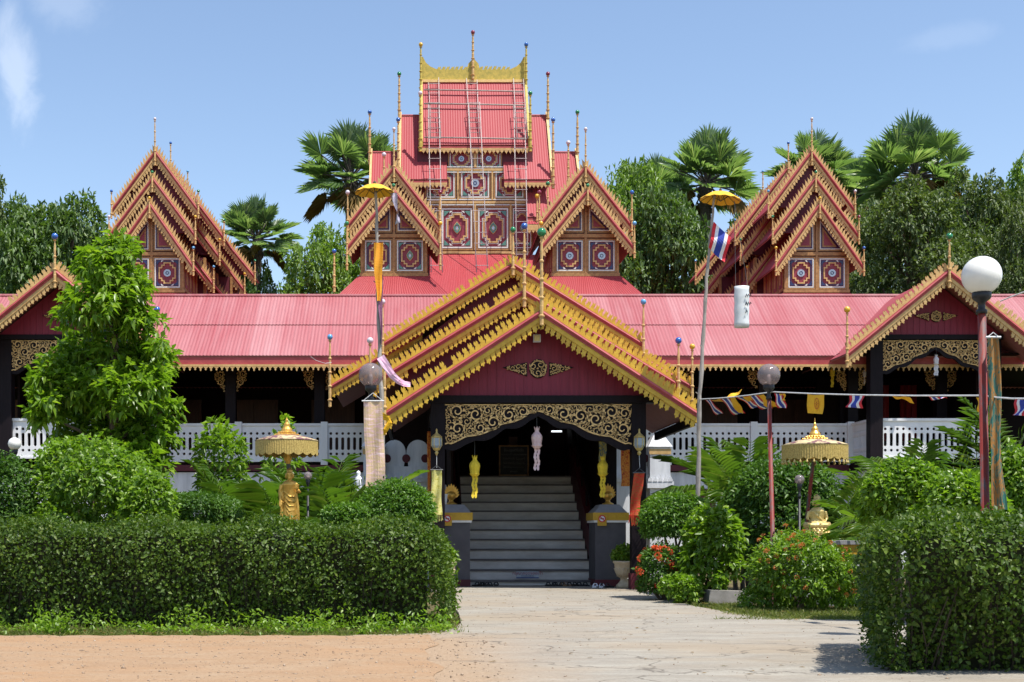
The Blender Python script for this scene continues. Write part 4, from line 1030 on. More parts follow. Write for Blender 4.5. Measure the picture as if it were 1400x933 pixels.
gr['label'] = 'short dry green grass along the hedge foot and path edge'; gr['category'] = 'grass'
def weeds_at(n, reg):
    p = np.stack([rng.uniform(reg[0], reg[1], n), rng.uniform(reg[2], reg[3], n), np.full(n, -.03)], 1)
    return p
pw = weeds_at(150, (-5.4, .3, 11.85, 12.75))
idx = np.repeat(np.arange(len(pw)), rng.integers(8, 46, len(pw))); hh = .05 + .22 * rng.random(len(pw)) ** 2; base = pw[idx] + rng.normal(size=(len(idx), 3)) * np.array([.06, .04, 0]) + np.array([0, 0, 1]) * (hh[idx, None] * rng.random((len(idx), 1)) + .02)
v, t = leaves(base, rng.normal(size=base.shape) + np.array([0, -.3, .2]), rand_unit(len(base)) * .6 + np.array([0, 0, 1.]), .035 + .03 * rng.random(len(base)), .025, .2, .1)
wd = tag(tri_mesh('ground_cover', v, t, M['lf_bush']), 'low leafy weeds creeping along the foot of the left hedge', 'weeds', None, 'stuff')

def pebbles(name, n, reg, s0, s1, mat, zb):
    c = np.stack([rng.uniform(reg[0], reg[1], n), rng.uniform(reg[2], reg[3], n), np.full(n, zb)], 1)
    o = np.array([[1, 0, 0], [0, 1, 0], [-1, 0, 0], [0, -1, 0], [0, 0, .8], [0, 0, -.5]], float)
    f = np.array([[0, 1, 4], [1, 2, 4], [2, 3, 4], [3, 0, 4], [1, 0, 5], [2, 1, 5], [3, 2, 5], [0, 3, 5]])
    sz = s0 + (s1 - s0) * rng.random(n) ** 3
    v = c[:, None, :] + (o[None] * (1 + .35 * rng.normal(size=(n, 6, 1)))) * sz[:, None, None] * (.6 + .8 * rng.random((n, 1, 3)))
    t = (np.arange(n)[:, None, None] * 6 + f[None]).reshape(-1, 3)
    return tag(tri_mesh(name, v.reshape(-1, 3), t, mat), kind='stuff')
M['pebble'] = leafmat('gravel_stone', (.22, .15, .10), (.38, .29, .21), (.46, .40, .33), .8, 0.0, .2)
M['litter'] = leafmat('dry_leaf', (.14, .08, .03), (.26, .17, .06), (.16, .18, .04), .8, .2, .2)
tag(pebbles('gravel', 2600, (-4.6, .6, 7.6, 11.5), .003, .011, M['pebble'], .005), 'loose gravel strewn over the dirt road', 'gravel')
tag(pebbles('path_grit', 1200, (.1, 4.2, 7.6, 22), .003, .010, M['pebble'], .001), 'grit and small stones scattered on the concrete path', 'grit')
q = np.concatenate([np.stack([rng.uniform(-4.5, .3, 160), 11.9 + rng.normal(size=160) * .22, np.full(160, .012)], 1), np.stack([rng.uniform(.5, 4, 120), rng.uniform(8, 22, 120), np.full(120, .006)], 1), np.stack([rng.uniform(3.3, 5, 120), rng.uniform(13.3, 18, 120), np.full(120, .012)], 1)])
v, t = leaves(q, rng.normal(size=q.shape) * np.array([1, 1, .05]), rand_unit(len(q)) * .2 + np.array([0, 0, 1.]), .03 + .04 * rng.random(len(q)), .02, .15, 0)
tag(tri_mesh('leaf_litter', v, t, M['litter']), 'dry fallen leaves lying on the path and along the hedge foot', 'fallen leaves', None, 'stuff')

# ------------------------------------------------------------------ hedges
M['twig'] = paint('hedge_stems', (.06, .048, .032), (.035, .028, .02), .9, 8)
def hedge(name, label, x0, x1, y0, y1, z1, nleaf, size, endtaper=0.0, sparse=0, shear=0.0, under=.2):
    r = thing(name, label, 'hedge', ((x0 + x1) / 2, (y0 + y1) / 2, 0), 'clipped hedges in the foreground')
    mb = MB(); i = .12
    n = 24
    xa, xb, ya, yb = x0 + i * 1.7 + endtaper, x1 - i * 1.7, y0 + i * 1.5, y1 - i * 1.3
    mb.hexa([(x + shear * (y - y0), y + (under if z < 0 and y == ya else 0), z) for z in (-.05, z1 - i * .8) for x, y in ((xa, ya), (xb, ya), (xb, yb), (xa, yb))]); core = mb  # solid dark box added inside the leaves to block light
    aF = (x1 - x0) * z1; aT = (x1 - x0) * (y1 - y0); aE = (y1 - y0) * z1
    tot = 1.5 * aF + aT + 2 * aE; N1 = int(nleaf * aF / tot * 1.5); N2 = int(nleaf * aT / tot); N3 = int(nleaf * aE / tot); P_, D_ = [], []
    def lumpy(p): return .05 * np.sin(p[:, 0] * 5.1 + p[:, 2] * 3) + .035 * np.sin(p[:, 0] * 11 + p[:, 1] * 7 + p[:, 2] * 9) + .03 * rng.normal(size=len(p))
    def add(p, d, inset):
        k = lumpy(p) - inset * rng.random(len(p)) ** 2; P_.append(p + d * k[:, None]); D_.append(d)
    e = lambda n, v: np.tile(np.array(v, float), (n, 1))
    u = lambda a, b, n: rng.uniform(a, b, n)
    add(np.stack([u(x0, x1, N1), np.full(N1, y0), u(.0, z1, N1) ** 1], 1), e(N1, (0, -1, .05)), .30)
    add(np.stack([u(x0, x1, N2), u(y0, y1, N2), np.full(N2, z1)], 1), e(N2, (0, 0, 1)), .12)
    for xx, s in ((x0, -1), (x1, 1)): add(np.stack([np.full(N3, xx), u(y0, y1, N3), u(0, z1, N3)], 1), e(N3, (s, 0, .15)), .14)
    p = np.concatenate(P_); d = np.concatenate(D_)
    # round the shoulders and pull the foot in
    cx, cy = (x0 + x1) / 2, (y0 + y1) / 2
    rr = .16; hz = np.clip((p[:, 2] - (z1 - rr)) / rr, 0, 1); sh = 1 - .5 * hz ** 2 * rr / ((y1 - y0) / 2)
    hz = np.clip((p[:, 2] - (z1 - .24)) / .24, 0, 1); p[:, 1] -= np.sign(p[:, 1] - cy) * .22 * hz ** 2.2 * np.clip(np.abs(p[:, 1] - cy) / ((y1 - y0) / 2), 0, 1); d = nrm(d + np.outer(hz ** 1.5, [0, 0, 1.1]))
    foot = np.clip(1 - p[:, 2] / z1, 0, 1)
    if endtaper: p[:, 0] += np.where(p[:, 0] < cx, endtaper * foot ** 1.2 * np.clip(1 - (p[:, 0] - x0) / .8, 0, 1), 0)
    p[:, 0] = np.where(p[:, 0] > cx, p[:, 0] - .12 * hz ** 2 * (p[:, 0] > x1 - .3), p[:, 0] + .12 * hz ** 2 * (p[:, 0] < x0 + .3))
    p[:, 1] += under * foot * np.clip((cy - p[:, 1]) / ((y1 - y0) / 2), 0, 1)
    p[:, 0] += shear * (p[:, 1] - y0)
    holes = (np.sin(p[:, 0] * 3.3 + 1) * np.sin(p[:, 2] * 7 + p[:, 0] * 2)) * foot
    keep = rng.random(len(p)) < np.clip(1 - .75 * foot ** 2 * (.35 + .65 * (holes > .15)), .1, 1)
    p, d = p[keep], d[keep]; m = len(p)
    A = nrm(d * .5 + rand_unit(m) * .9); Nn = nrm(d * 1.0 + np.array([0, 0, .35]) + rand_unit(m) * .55)
    s = size * (.5 + 1.0 * rng.random(m) ** 1.6); v0, t0 = leaves(p, A, Nn, s, s * .62, .22, .08)
    st_ = core
    for _ in range(int((x1 - x0) * 11)):
        xx = random.uniform(x0 + .15, x1 - .1); b = Vector((xx + endtaper * .8 * (xx < x0 + .5), y0 + .13 + under * .9, -.04)); e = Vector((b.x + random.uniform(-.12, .12), y0 + random.uniform(.02, .1) + under * .4, random.uniform(.25, .7))); st_.tube([b, b.lerp(e, .5) + Vector((random.uniform(-.04, .04), 0, 0)), e], [.007, .006, .003], 5, 1)
    st_.build('light_block_and_stems', [M['hedgecore'], M['twig']], r)
    # stray twigs that stick out of the clipped faces
    k = 60 if sparse == 0 else 110
    q = p[rng.choice(m, k)]; tw = []; tt = []; off = 0
    for b in q:
        dv = np.array([rng.normal() * .4, -.25 + rng.normal() * .3, .5 + rng.random() * .5]) if b[2] > .3 else np.array([-.5 + rng.normal() * .4, rng.normal() * .4, .2 * rng.normal()])
        ln = .05 + .13 * rng.random(); nn = 9
        pp = b + np.outer(np.linspace(.2, 1, nn), dv * ln / np.linalg.norm(dv))
        v, t = leaves(pp, rand_unit(nn) + dv, rand_unit(nn) + np.array([0, 0, 1]), size * .75, size * .4)
        tw.append(v); tt.append(t + off); off += len(v)
    tri_mesh('foliage', np.concatenate([v0] + tw), np.concatenate([t0] + [x + len(v0) for x in tt]), M['lf_hedge'], r)
    return r
hedge('hedge', 'long clipped boxy hedge left of the concrete path, lit along its top', -7.0, .29, 12.65, 14.5, .965, 86000, .041)
hedge('hedge', 'clipped hedge with a ragged drooping foot, right foreground under the white globe lamp', 2.77, 6.1, 8.2, 10.6, .965, 70000, .037, .2, 1, .31, .42)

# ------------------------------------------------------------------ shrubs and garden trees
def shrub(name, label, px, pytop, pybot, pw, D, mat, L, n, cat='shrub', group=None, W=None, lumps=None, stem=True, clump=0, zmin=None, flowers=None, up=-.6, seed=0, outw=.5):
    """bush whose outline comes from its size and distance; base on the bed"""
    k = D / FPX; c = P(px, pybot, D); top = EYE + (VPY - pytop) * k; bot = zmin if zmin is not None else max(-.03, EYE + (VPY - pybot) * k)
    rx = pw * k / 2; rz = (top - bot) / 2; rd = random.Random(seed + int(px * 7 + D * 13))
    r = thing(name, label, cat, (c.x, D, -.03), group)
    if lumps is None:
        lumps = [(c.x, D, bot + rz * .9, rx * .75, rx * .75, rz * .9)]
        for _ in range(9):
            a = rd.uniform(0, 2 * PI); f = rd.uniform(.4, .62); h = rd.uniform(.25, 1.55)
            q = math.sqrt(max(.1, 1 - (h - 1) ** 2 * .75))
            lumps.append((c.x + math.cos(a) * rx * f * q, D + math.sin(a) * rx * f * q, bot + rz * h * .86, rx * .44, rx * .44, rz * rd.uniform(.32, .46)))
    leafy('foliage', lumps, n, L, W or L * .5, mat, r, up=up, clump=clump, outw=outw)
    if stem:
        mb = MB(); b = Vector((c.x, D, -.03))
        for j in range(5):
            l = lumps[j % len(lumps)]; e = Vector(l[:3]) + Vector((0, 0, -l[5] * .2)); s0 = b + Vector((rd.uniform(-.1, .1), rd.uniform(-.1, .1), 0))
            mb.tube([s0, s0.lerp(e, .5) + Vector((rd.uniform(-.06, .06), rd.uniform(-.06, .06), .05)), e], [.028, .02, .009], 6)
        mb.build('stems', M['bark'], r)
    if flowers:
        fm, cnt, fs = flowers
        p, d = surf_blob(lumps, cnt, .02, -.2); fv, ft, off = [], [], 0
        sel = d[:, 1] < .5; p, d = p[sel], d[sel]; o_ = np.argsort(p[:, 1]); p, d = p[o_], d[o_]
        for i_, (q, e) in enumerate(zip(p, d)):
            nn = 30; w_ = rand_unit(nn); w_ = w_ * np.sign((w_ @ e))[:, None]; pp = q + e * .03 + w_ * fs * .55
            v, t = leaves(pp, rand_unit(nn) + w_, w_, fs * .55, fs * .4)
            if i_ < 90: tri_mesh('flower_head', v, t, fm, r)
            else: fv.append(v); ft.append(t + off); off += len(v)
        if fv: tag(tri_mesh('flower_heads', np.concatenate(fv), np.concatenate(ft), fm, r), kind='stuff')
    return r
# tall leafy tree left
def big_tree():
    D = 19.0; k = D / FPX; c = P(148, 700, D)
    r = thing('leafy_tree', 'tall bright leafy tree with long drooping leaves, in front of the left pavilion', 'tree', (c.x, D, -.03))
    spec = [(165, 345, 26), (150, 372, 36), (178, 392, 34), (118, 430, 34), (150, 425, 46), (192, 440, 34), (100, 478, 40), (150, 480, 52), (202, 490, 36), (78, 520, 30), (120, 530, 46), (180, 540, 52), (215, 525, 24), (225, 478, 14), (70, 570, 26), (110, 585, 46), (160, 600, 56), (205, 585, 36), (228, 555, 16), (190, 640, 44), (130, 650, 46), (62, 490, 14), (175, 330, 14), (90, 600, 30), (208, 622, 24), (75, 550, 26)]
    lumps = []
    rd = random.Random(4)
    for (px, py, rr) in spec:
        q = P(px, py, D); R_ = rr * k * .92; lumps.append((q.x, D + rd.uniform(-.5, .5), q.z, R_ * 1.02, R_ * 1.25, R_ * .85))
    leafy('crown', lumps, 13500, .155, .068, M['lf_tree'], r, inset=.8, clump=6, droop=.25, upw=.75, outw=.5, up=-.8, fold=.15)
    mb = MB(); b = Vector((c.x, D, -.05)); tp = P(165, 350, D)
    mb.tube([b, b.lerp(tp, .3) + Vector((.05, 0, 0)), b.lerp(tp, .65) + Vector((-.05, 0, 0)), tp], [.11, .085, .055, .02], 9)
    for l in lumps[::2]:
        e = Vector(l[:3]); s0 = Vector((c.x + (tp.x - c.x) * max(0, min(1, (e.z - .6) / tp.z)), D, max(.5, e.z - .55)))
        mb.tube([s0, s0.lerp(e, .5) + Vector((0, 0, .06)), e], [.035, .024, .01], 6)
    mb.build('trunk', M['bark'], r); return r
big_tree()
shrub('shrub', 'dark glossy rounded bush at the left edge of the garden', 8, 612, 735, 110, 16.0, M['lf_dark'], .06, 9000)
shrub('shrub', 'large bright green rounded bush at the foot of the tall leafy tree', 128, 585, 740, 190, 16.2, M['lf_bush'], .078, 13500, clump=3)
shrub('shrub', 'low dark green bush between the tall leafy tree and the standing statue', 272, 668, 735, 130, 16.0, M['lf_dark'], .05, 9000)
shrub('shrub', 'loose yellow green shrub at the right foot of the tall leafy tree', 205, 632, 740, 90, 15.4, M['lf_bush'], .075, 4500, clump=4)
shrub('sapling', 'upright bright sapling against the white balustrade, left of the gold parasol', 300, 556, 720, 74, 19.5, M['lf_tree'], .125, 1500, cat='sapling', clump=5, W=.05)
shrub('sapling', 'thin sapling rising just behind the gold parasol of the standing statue', 385, 553, 700, 60, 21.0, M['lf_tree'], .13, 700, cat='sapling', clump=5, W=.05)
shrub('topiary_bush', 'clipped ball bush left of the staircase, in front of the lime banner', 541, 655, 735, 98, 15.2, M['lf_topiary'], .05, 12000, cat='bush', lumps=[(P(541, 690, 15.2).x, 15.2, P(541, 694, 15.2).z, .40, .40, .30), (P(525, 690, 15.2).x, 15.1, P(541, 704, 15.2).z, .33, .33, .26), (P(560, 690, 15.2).x, 15.1, P(541, 700, 15.2).z, .27, .3, .27)])
shrub('topiary_bush', 'low rounded bush beside the clipped ball bush, just above the hedge', 476, 684, 735, 82, 14.9, M['lf_topiary'], .048, 6000, cat='bush')
shrub('topiary_bush', 'clipped ball bush right of the staircase, behind the red flowering bush', 921, 672, 752, 88, 18.4, M['lf_topiary'], .06, 11000, cat='bush', zmin=.62, lumps=[(P(921, 712, 18.4).x, 18.4, P(921, 712, 18.4).z, .44, .44, .36), (P(905, 712, 18.4).x, 18.3, P(921, 718, 18.4).z, .28, .3, .26), (P(938, 712, 18.4).x, 18.3, P(921, 706, 18.4).z, .28, .3, .27)])
shrub('flowering_shrub', 'flowering bush dense with orange red flower heads, right of the cement urn', 906, 738, 812, 84, 18.0, M['lf_dark'], .06, 5200, cat='flowering shrub', flowers=(M['flower'], 46, .058))
shrub('flowering_shrub', 'wide flowering bush with sparse orange flowers, behind the red lamp post', 1090, 716, 838, 165, 15.9, M['lf_bush'], .056, 15000, cat='flowering shrub', flowers=(M['petal_or'], 130, .036))
shrub('shrub', 'loose leafy shrub with yellowing leaves left of the red lamp post', 972, 676, 815, 92, 17.6, M['lf_tree'], .105, 4200, clump=4, W=.05)
shrub('shrub', 'dark broad bush behind the seated statue and its parasol', 1062, 610, 790, 190, 19.8, M['lf_dark'], .085, 17000)
shrub('shrub', 'bright tangled shrub above the right hedge, left of the tall white globe lamp', 1235, 618, 742, 120, 13.6, M['lf_bush'], .075, 12000)
shrub('shrub', 'bright tangled shrub above the right hedge, at the right edge under the green banner', 1385, 600, 742, 110, 13.4, M['lf_bush'], .075, 10000)
shrub('shrub', 'yellow green bush between the two bright tangled shrubs on the right', 1310, 640, 742, 120, 13.0, M['lf_tree'], .085, 8000)
shrub('shrub', 'small leafy plant at the foot of the red flowering bush, beside the kerb stone', 930, 782, 822, 60, 17.2, M['lf_bush'], .07, 1600, clump=4)
shrub('shrub', 'small pink tipped shrub by the altar wall, right of the wide flowering bush', 1162, 770, 838, 50, 16.3, M['lf_dark'], .06, 1800, flowers=(M['petal_or'], 10, .035))
shrub('shrub', 'feathery shrub against the porch wall, left of the pink banner', 462, 640, 720, 60, 20.5, M['lf_dark'], .09, 2500)
# ------------------------------------------------------------------ feathery garden palms
def frond(p0, dirv, L, droop, nl, ll, mats, parent):
    d = Vector(dirv).normalized(); hz = Vector((d.x, d.y, 0)); hz = hz.normalized() if hz.length > .05 else Vector((1, 0, 0))
    pts = []; p = Vector(p0); v = d.copy(); st = L / 14
    for k in range(15):
        pts.append(p.copy()); p = p + v * st; v = (v + Vector((0, 0, -droop * .13)) + hz * .02).normalized()
    B, A, Nn, LL = [], [], [], []
    for k in range(nl):
        t = .22 + .78 * k / nl; f = t * 14; i = min(13, int(f)); q = pts[i].lerp(pts[i + 1], f - i); tan = (pts[i + 1] - pts[i]).normalized()
        sd_ = tan.cross(Vector((0, 0, 1))); sd_ = sd_.normalized() if sd_.length > .05 else Vector((1, 0, 0)); upv = sd_.cross(tan)
        for s in (-1, 1):
            B.append(q); A.append(tan * .62 + sd_ * s * .72 + upv * .22 + Vector((random.gauss(0, .07),) * 3)); Nn.append(upv + sd_ * s * -.3)
            LL.append(ll * (1 - abs(t - .5) ** 2 * 1.6) * random.uniform(.85, 1.1))
    v, t = leaves(np.array(B), np.array(A), np.array(Nn), np.array(LL), np.array(LL) * .038, .3, .35, .4)
    mbt = MB(); mbt.tube(pts, [.012 - .0007 * k for k in range(15)], 5)
    tv = np.array(mbt.v); tf = []
    for f in mbt.f:
        for j in range(1, len(f) - 1): tf.append((f[0], f[j], f[j + 1]))
    tri_mesh('frond', np.concatenate([v, tv]), np.concatenate([t, np.array(tf) + len(v)]), mats, parent)
def areca(px, pyb, D, n, L, label, tall=.3, stems=3, group='feathery garden palms', lean=0):
    b = P(px, pyb, D); b.z = -.03
    r = thing('garden_palm', label, 'palm', b, group); rd = random.Random(int(px + D * 10)); k = 0
    mb = MB(); tops = []
    for s in range(stems):
        o = Vector((rd.uniform(-.14, .14) * stems / 2, rd.uniform(-.15, .15), 0)); tp = b + o * 1.6 + Vector((0, 0, tall * rd.uniform(.7, 1.15)))
        mb.tube([b + o, tp], [.04, .028], 7); tops.append(tp)
    mb.build('stems', M['palmtrunk'], r)
    for k in range(n):
        a = k * 2.4 + rd.uniform(-.3, .3) + lean; e = rd.uniform(.75, 1.48)
        frond(tops[k % stems], (math.cos(a) * math.cos(e), math.sin(a) * math.cos(e), math.sin(e)), L * rd.uniform(.8, 1.1), rd.uniform(.35, .85) * (1.5 - .5 * e), 19, L * .36, M['lf_areca'], r)
    return r
areca(400, 720, 18.2, 17, 1.6, 'feathery palm clump directly behind the standing gold statue', .65)
areca(466, 720, 17.8, 16, 1.6, 'feathery palm between the standing gold statue and the pink banner', .62)
areca(350, 720, 18.8, 13, 1.4, 'small feathery palm left of the standing gold statue', .6)
areca(228, 700, 19.5, 9, 1.1, 'small feathery palm against the plinth, right of the tall leafy tree', .6)
areca(1045, 740, 21.5, 16, 1.8, 'tall feathery palm clump behind the red lamp post', 1.3, 4)
areca(1012, 740, 21, 9, 1.35, 'feathery palm beside the leaning festival pole, left of the red lamp post', 1.0)
areca(1150, 740, 18.9, 11, 1.4, 'feathery palm right of the seated statue parasol', .7)
areca(1295, 740, 17.0, 12, 1.35, 'feathery palm in front of the right pavilion balustrade', .95, 4)
areca(1385, 740, 16.5, 12, 1.35, 'feathery palm at the right edge beyond the green banner', 1.2, 4)
areca(1245, 740, 15.6, 9, 1.1, 'small feathery palm left of the bright tangled shrubs', .7)
areca(1205, 720, 21.0, 9, 1.3, 'feathery palm under the corner of the right pavilion', .9)

# ------------------------------------------------------------------ background trees and fan palms
def bg_tree(name, label, mat, seed, leaf=.34, n=15000, flat=.85, spread=1.0):
    """prototype: crown about 9 m wide, 14 m high"""
    rd = random.Random(seed)
    r = thing(name, label, 'tree', (0, 0, 0)); lumps = [(0, 0, 9.5, 2.6, 2.6, 2.8)]
    for k in range(24):
        a = k * 2.4 + rd.uniform(-.4, .4); f = rd.uniform(.5, 1.0); h = rd.uniform(-.75, 1)
        q = math.sqrt(max(.12, 1 - h * h * .8)) * f
        lumps.append((math.cos(a) * 3.4 * q * spread, math.sin(a) * 3.4 * q * spread, 9.6 + h * 3.3 * flat, rd.uniform(.9, 1.6), rd.uniform(.9, 1.6), rd.uniform(.6, 1.1)))
    leafy('crown', lumps, n, leaf, leaf * .48, mat, r, inset=.55, clump=5, droop=.12, upw=.7, up=-.8)
    mb = MB(); mb.tube([(0, 0, -.2), (.15, 0, 3), (-.1, .1, 6), (0, 0, 9)], [.38, .3, .22, .1], 9)
    for l in lumps[1:]:
        e = Vector(l[:3]); s0 = Vector((0, 0, max(3.5, e.z - 3)))
        mb.tube([s0, s0.lerp(e, .55) + Vector((0, 0, .3)), e], [.13, .08, .03], 6)
    mb.build('trunk', M['bark'], r); return r
GB = 'trees behind the temple'
def fan_palm_proto(seed, label):
    rd = random.Random(seed); r = thing('fan_palm', label, 'palm', (0, 0, 0), 'fan palms behind the temple')
    H = 15.0; mb = MB(); mb.tube([(0, 0, -.2), (.1, 0, 6), (0, .05, 11), (0, 0, H)], [.34, .26, .24, .26], 10)
    for k in range(26):
        a = k * 2.4; z = H - .2 - k * .05
        mb.tube([(.2 * math.cos(a), .2 * math.sin(a), z), (.42 * math.cos(a), .42 * math.sin(a), z + .35)], [.07, .04], 5)
    mb.build('trunk', M['palmtrunk'], r)
    Bs, As, Ns, Ls, Ws = [], [], [], [], []; pet = MB(); nlive = 0
    for k in range(32):
        a = k * 2.4 + rd.uniform(-.3, .3); e = R(84) - (k / 32) ** .95 * R(128) + rd.uniform(-.12, .12)
        d = Vector((math.cos(a) * math.cos(e), math.sin(a) * math.cos(e), math.sin(e)))
        pl = rd.uniform(1.2, 1.7); c = Vector((0, 0, H)) + d * pl + Vector((0, 0, -.1 * pl * math.cos(e)))
        pet.tube([Vector((0, 0, H - .1)), c], [.05, .03], 5)
        sd_ = d.cross(Vector((0, 0, 1))); sd_ = sd_.normalized() if sd_.length > .1 else Vector((1, 0, 0)); up = sd_.cross(d)
        tilt = rd.uniform(-.5, .5); s2 = (sd_ * math.cos(tilt) + up * math.sin(tilt)); up = s2.cross(d)
        rad = rd.uniform(1.15, 1.5)
        for j in range(40):
            q = R(-128) + R(256) * j / 39
            v = d * math.cos(q) + s2 * math.sin(q) + up * (.16 + .22 * abs(math.sin(q))) + Vector((rd.gauss(0, .03),) * 3)
            Bs.append(c); As.append(v); Ns.append(up + s2 * (.35 if j % 2 else -.35)); Ls.append(rad * (1 - .22 * abs(q) / 2.2) * rd.uniform(.9, 1.06)); Ws.append(.105)
    nl_ = 29 * 40; B2 = [np.array(x) for x in (Bs, As, Ns, Ls, Ws)]
    v, t = leaves(*[x[:nl_] for x in B2], .25, .14, .55); tri_mesh('crown', v, t, M['lf_palm'], r)
    v, t = leaves(*[x[nl_:] for x in B2], .25, .5, .55); tri_mesh('dead_fronds', v, t, M['litter'], r); pet.build('leaf_stalks', M['palmtrunk'], r); return r
protos = [bg_tree('broadleaf_tree', '', M['lf_bg'], 3), bg_tree('broadleaf_tree', '', M['lf_bg2'], 8, .30, 15000, .8), bg_tree('broadleaf_tree', '', M['lf_bg3'], 15, .26, 18000, 1.0)]
TREES = [  # kind, px, py of crown top, half width px, D, label
 (0, 78, 266, 105, 52, 'dense dark tree behind the left pavilion roof'),
 (2, -40, 222, 90, 56, 'feathery tree at the left edge of the picture, behind the dense dark tree'),
 (0, 150, 318, 60, 58, 'low dark tree between the left pavilion and the left gable tower'),
 (1, 445, 288, 88, 53, 'bright rounded tree left of the left dormer, under the tall fan palm'),
 (0, 338, 352, 60, 60, 'dark tree in the gap right of the left gable tower'),
 (1, 850, 200, 85, 56, 'light green tree rising just right of the right dormer'),
 (0, 915, 255, 88, 51, 'large dark tree between the right dormer and the yellow umbrella'),
 (0, 1030, 290, 80, 58, 'dark tree behind the left flank of the right gable tower'),
 (2, 1245, 272, 125, 50, 'broad olive tree behind the right pavilion roof ridge'),
 (2, 1345, 252, 100, 53, 'tall olive tree behind the white globe lamp'),
 (1, 1402, 198, 80, 56, 'bright light green tree at the right edge of the picture'),
 (2, 1190, 285, 90, 55, 'olive tree directly right of the right gable tower'),
 (2, 1420, 300, 80, 47, 'dark olive tree at the right edge below the bright one'),
 (0, 640, 300, 90, 66, 'tree hidden mostly behind the central tower'),
 (0, 530, 340, 60, 64, 'dark tree showing low between the left dormer and the palm'),
 (0, 235, 345, 70, 66, 'dark tree behind the left gable tower'),
 (1, 985, 325, 85, 54, 'light green tree below the fan palm behind the right yellow umbrella'), (2, 1120, 290, 90, 62, 'olive tree hidden mostly behind the right gable tower'),
 (0, 1305, 262, 90, 60, 'dark tree rising behind the tall olive tree on the right'), (0, 20, 275, 80, 60, 'dark tree filling the gap at the far left behind the pavilion'),
]
used = set()
for kind, px, py, hw, D, lab in TREES:
    k = D / FPX; top = EYE + (VPY - py) * k; s = hw * k / 4.6
    loc = ((px - VPX) * k, D, -.05); sz = top / 13.1
    if kind not in used: o = protos[kind]; o.location = loc; used.add(kind)
    else: o = dup(protos[kind], loc)
    o['label'] = lab; o['group'] = GB; o.rotation_euler.z = random.uniform(0, 6.28); o.scale = (s, s, sz)
pp = [fan_palm_proto(2, ''), fan_palm_proto(9, '')]
PALMS = [(0, 480, 232, 84, 62, 'tall fan palm left of the central tower'), (1, 352, 318, 62, 60, 'lower fan palm right of the left gable tower'),
 (1, 965, 240, 82, 60, 'fan palm behind the right yellow umbrella'), (0, 1112, 232, 72, 66, 'fan palm directly behind the right gable tower'),
 (1, 1252, 228, 86, 62, 'large fan palm right of the right gable tower'), (0, 895, 262, 66, 66, 'fan palm half hidden behind the light green tree'),
 (0, 1175, 256, 62, 68, 'small fan palm between the right gable tower and the large fan palm')]
for i, (kind, px, py, rp, D, lab) in enumerate(PALMS):
    k = D / FPX; zc = EYE + (VPY - py) * k; s = rp * k / 2.75
    o = pp[kind] if i < 2 else dup(pp[kind], (0, 0, 0))
    o.location = ((px - VPX) * k, D, -.05); o.scale = (s, s, (zc - .0) / 15.2); o['label'] = lab; o.rotation_euler.z = i * 1.3
# the crown must not be stretched: keep uniform scale in z by shortening the trunk instead
for o in [x for x in bpy.data.objects if x.name.startswith('fan_palm')]:
    s, sz = o.scale.x, o.scale.z; o.scale = (s, s, s); dz = (15.0 * sz - 15.0 * s); o.location.z = dz - .05
# a far belt of trees beyond everything, which reads as one mass
lm = [(x, 95 + 6 * math.sin(x), 5 + 1.5 * math.sin(x * .9) + random.uniform(-1, 1), 4.5, 3.5, 5.5) for x in range(-64, 76, 4)]
tag(leafy('distant_wood', lm, 26000, .7, .36, M['lf_bg'], inset=.4, clump=5), 'far belt of trees beyond the temple grounds', 'wood', None, 'stuff')

# ------------------------------------------------------------------ lamps
def lamp(px, D, zc, rad, label, glass, post, base=-.03, thick=.03, lean=0, bulb=True):
    x = (px - VPX) * D / FPX; r = thing('garden_lamp', label, 'street lamp', (x, D, base), 'globe lamps on posts')
    z0 = zc - rad * .93
    mb = MB(); mb.lathe((x + lean, D, base), [(thick * 1.5, 0), (thick * 1.5, .04), (thick, .05), (thick * .92, z0 - base - .16)], 14, lean=(-lean / max(.1, z0 - base), 0)); mb.build('post', post, r, True)
    mb = MB(); mb.lathe((x, D, z0 - .17), [(thick * 1.25, 0), (thick * 1.25, .03), (thick * .8, .04), (thick * .8, .09), (rad * .42, .12), (rad * .48, .135), (rad * .48, .185), (rad * .3, .19)], 16); mb.build('fitting', M['black'], r, True)
    mb = MB(); mb.ball((x, D, zc), rad, 0, 32, 20); mb.build('globe', glass, r, True)
    if bulb:
        mb = MB(); mb.lathe((x, D, z0), [(.012, 0), (.02, .02), (.026, rad * .7), (.02, rad * .95), (.004, rad * 1.0)], 10); mb.build('bulb', M['bulb'], r, True)
    return r
lamp(507, 16.0, EYE + (VPY - 513) * 16 / FPX, .148, 'brown tinted globe lamp on a post hung with a pink cloth banner', M['clearglobe'], M['rust'], -.03, .034)
lamp(1051, 15.9, EYE + (VPY - 513) * 15.9 / FPX, .136, 'clear globe lamp on a thin rusty red post in front of the flowering bush', M['clearglobe'], M['rust'], -.03, .027, (1059 - 1051) * 15.9 / FPX)
lamp(1342, 11.0, EYE + (VPY - 377) * 11 / FPX, .160, 'big white globe lamp on a peeling red and grey post with a green banner', M['globe'], M['rust'], -.03, .036, (1350 - 1342) * 11 / FPX, False)
lamp(20, 17.5, EYE + (VPY - 607) * 17.5 / FPX, .085, 'small white globe lamp half sunk in the bushes at the left edge', M['globe'], M['greypole'], -.03, .025, 0, False)
lamp(421, 17.0, EYE + (VPY - 651) * 17 / FPX, 0.055, 'small clear globe lamp beside the standing statue, among palm leaves', M['clearglobe'], M['black'], -.03, .018)
lamp(1093, 16.6, EYE + (VPY - 656) * 16.6 / FPX, 0.062, 'small grey globe lamp beside the seated statue, in dark leaves', M['clearglobe'], M['black'], -.03, .018)

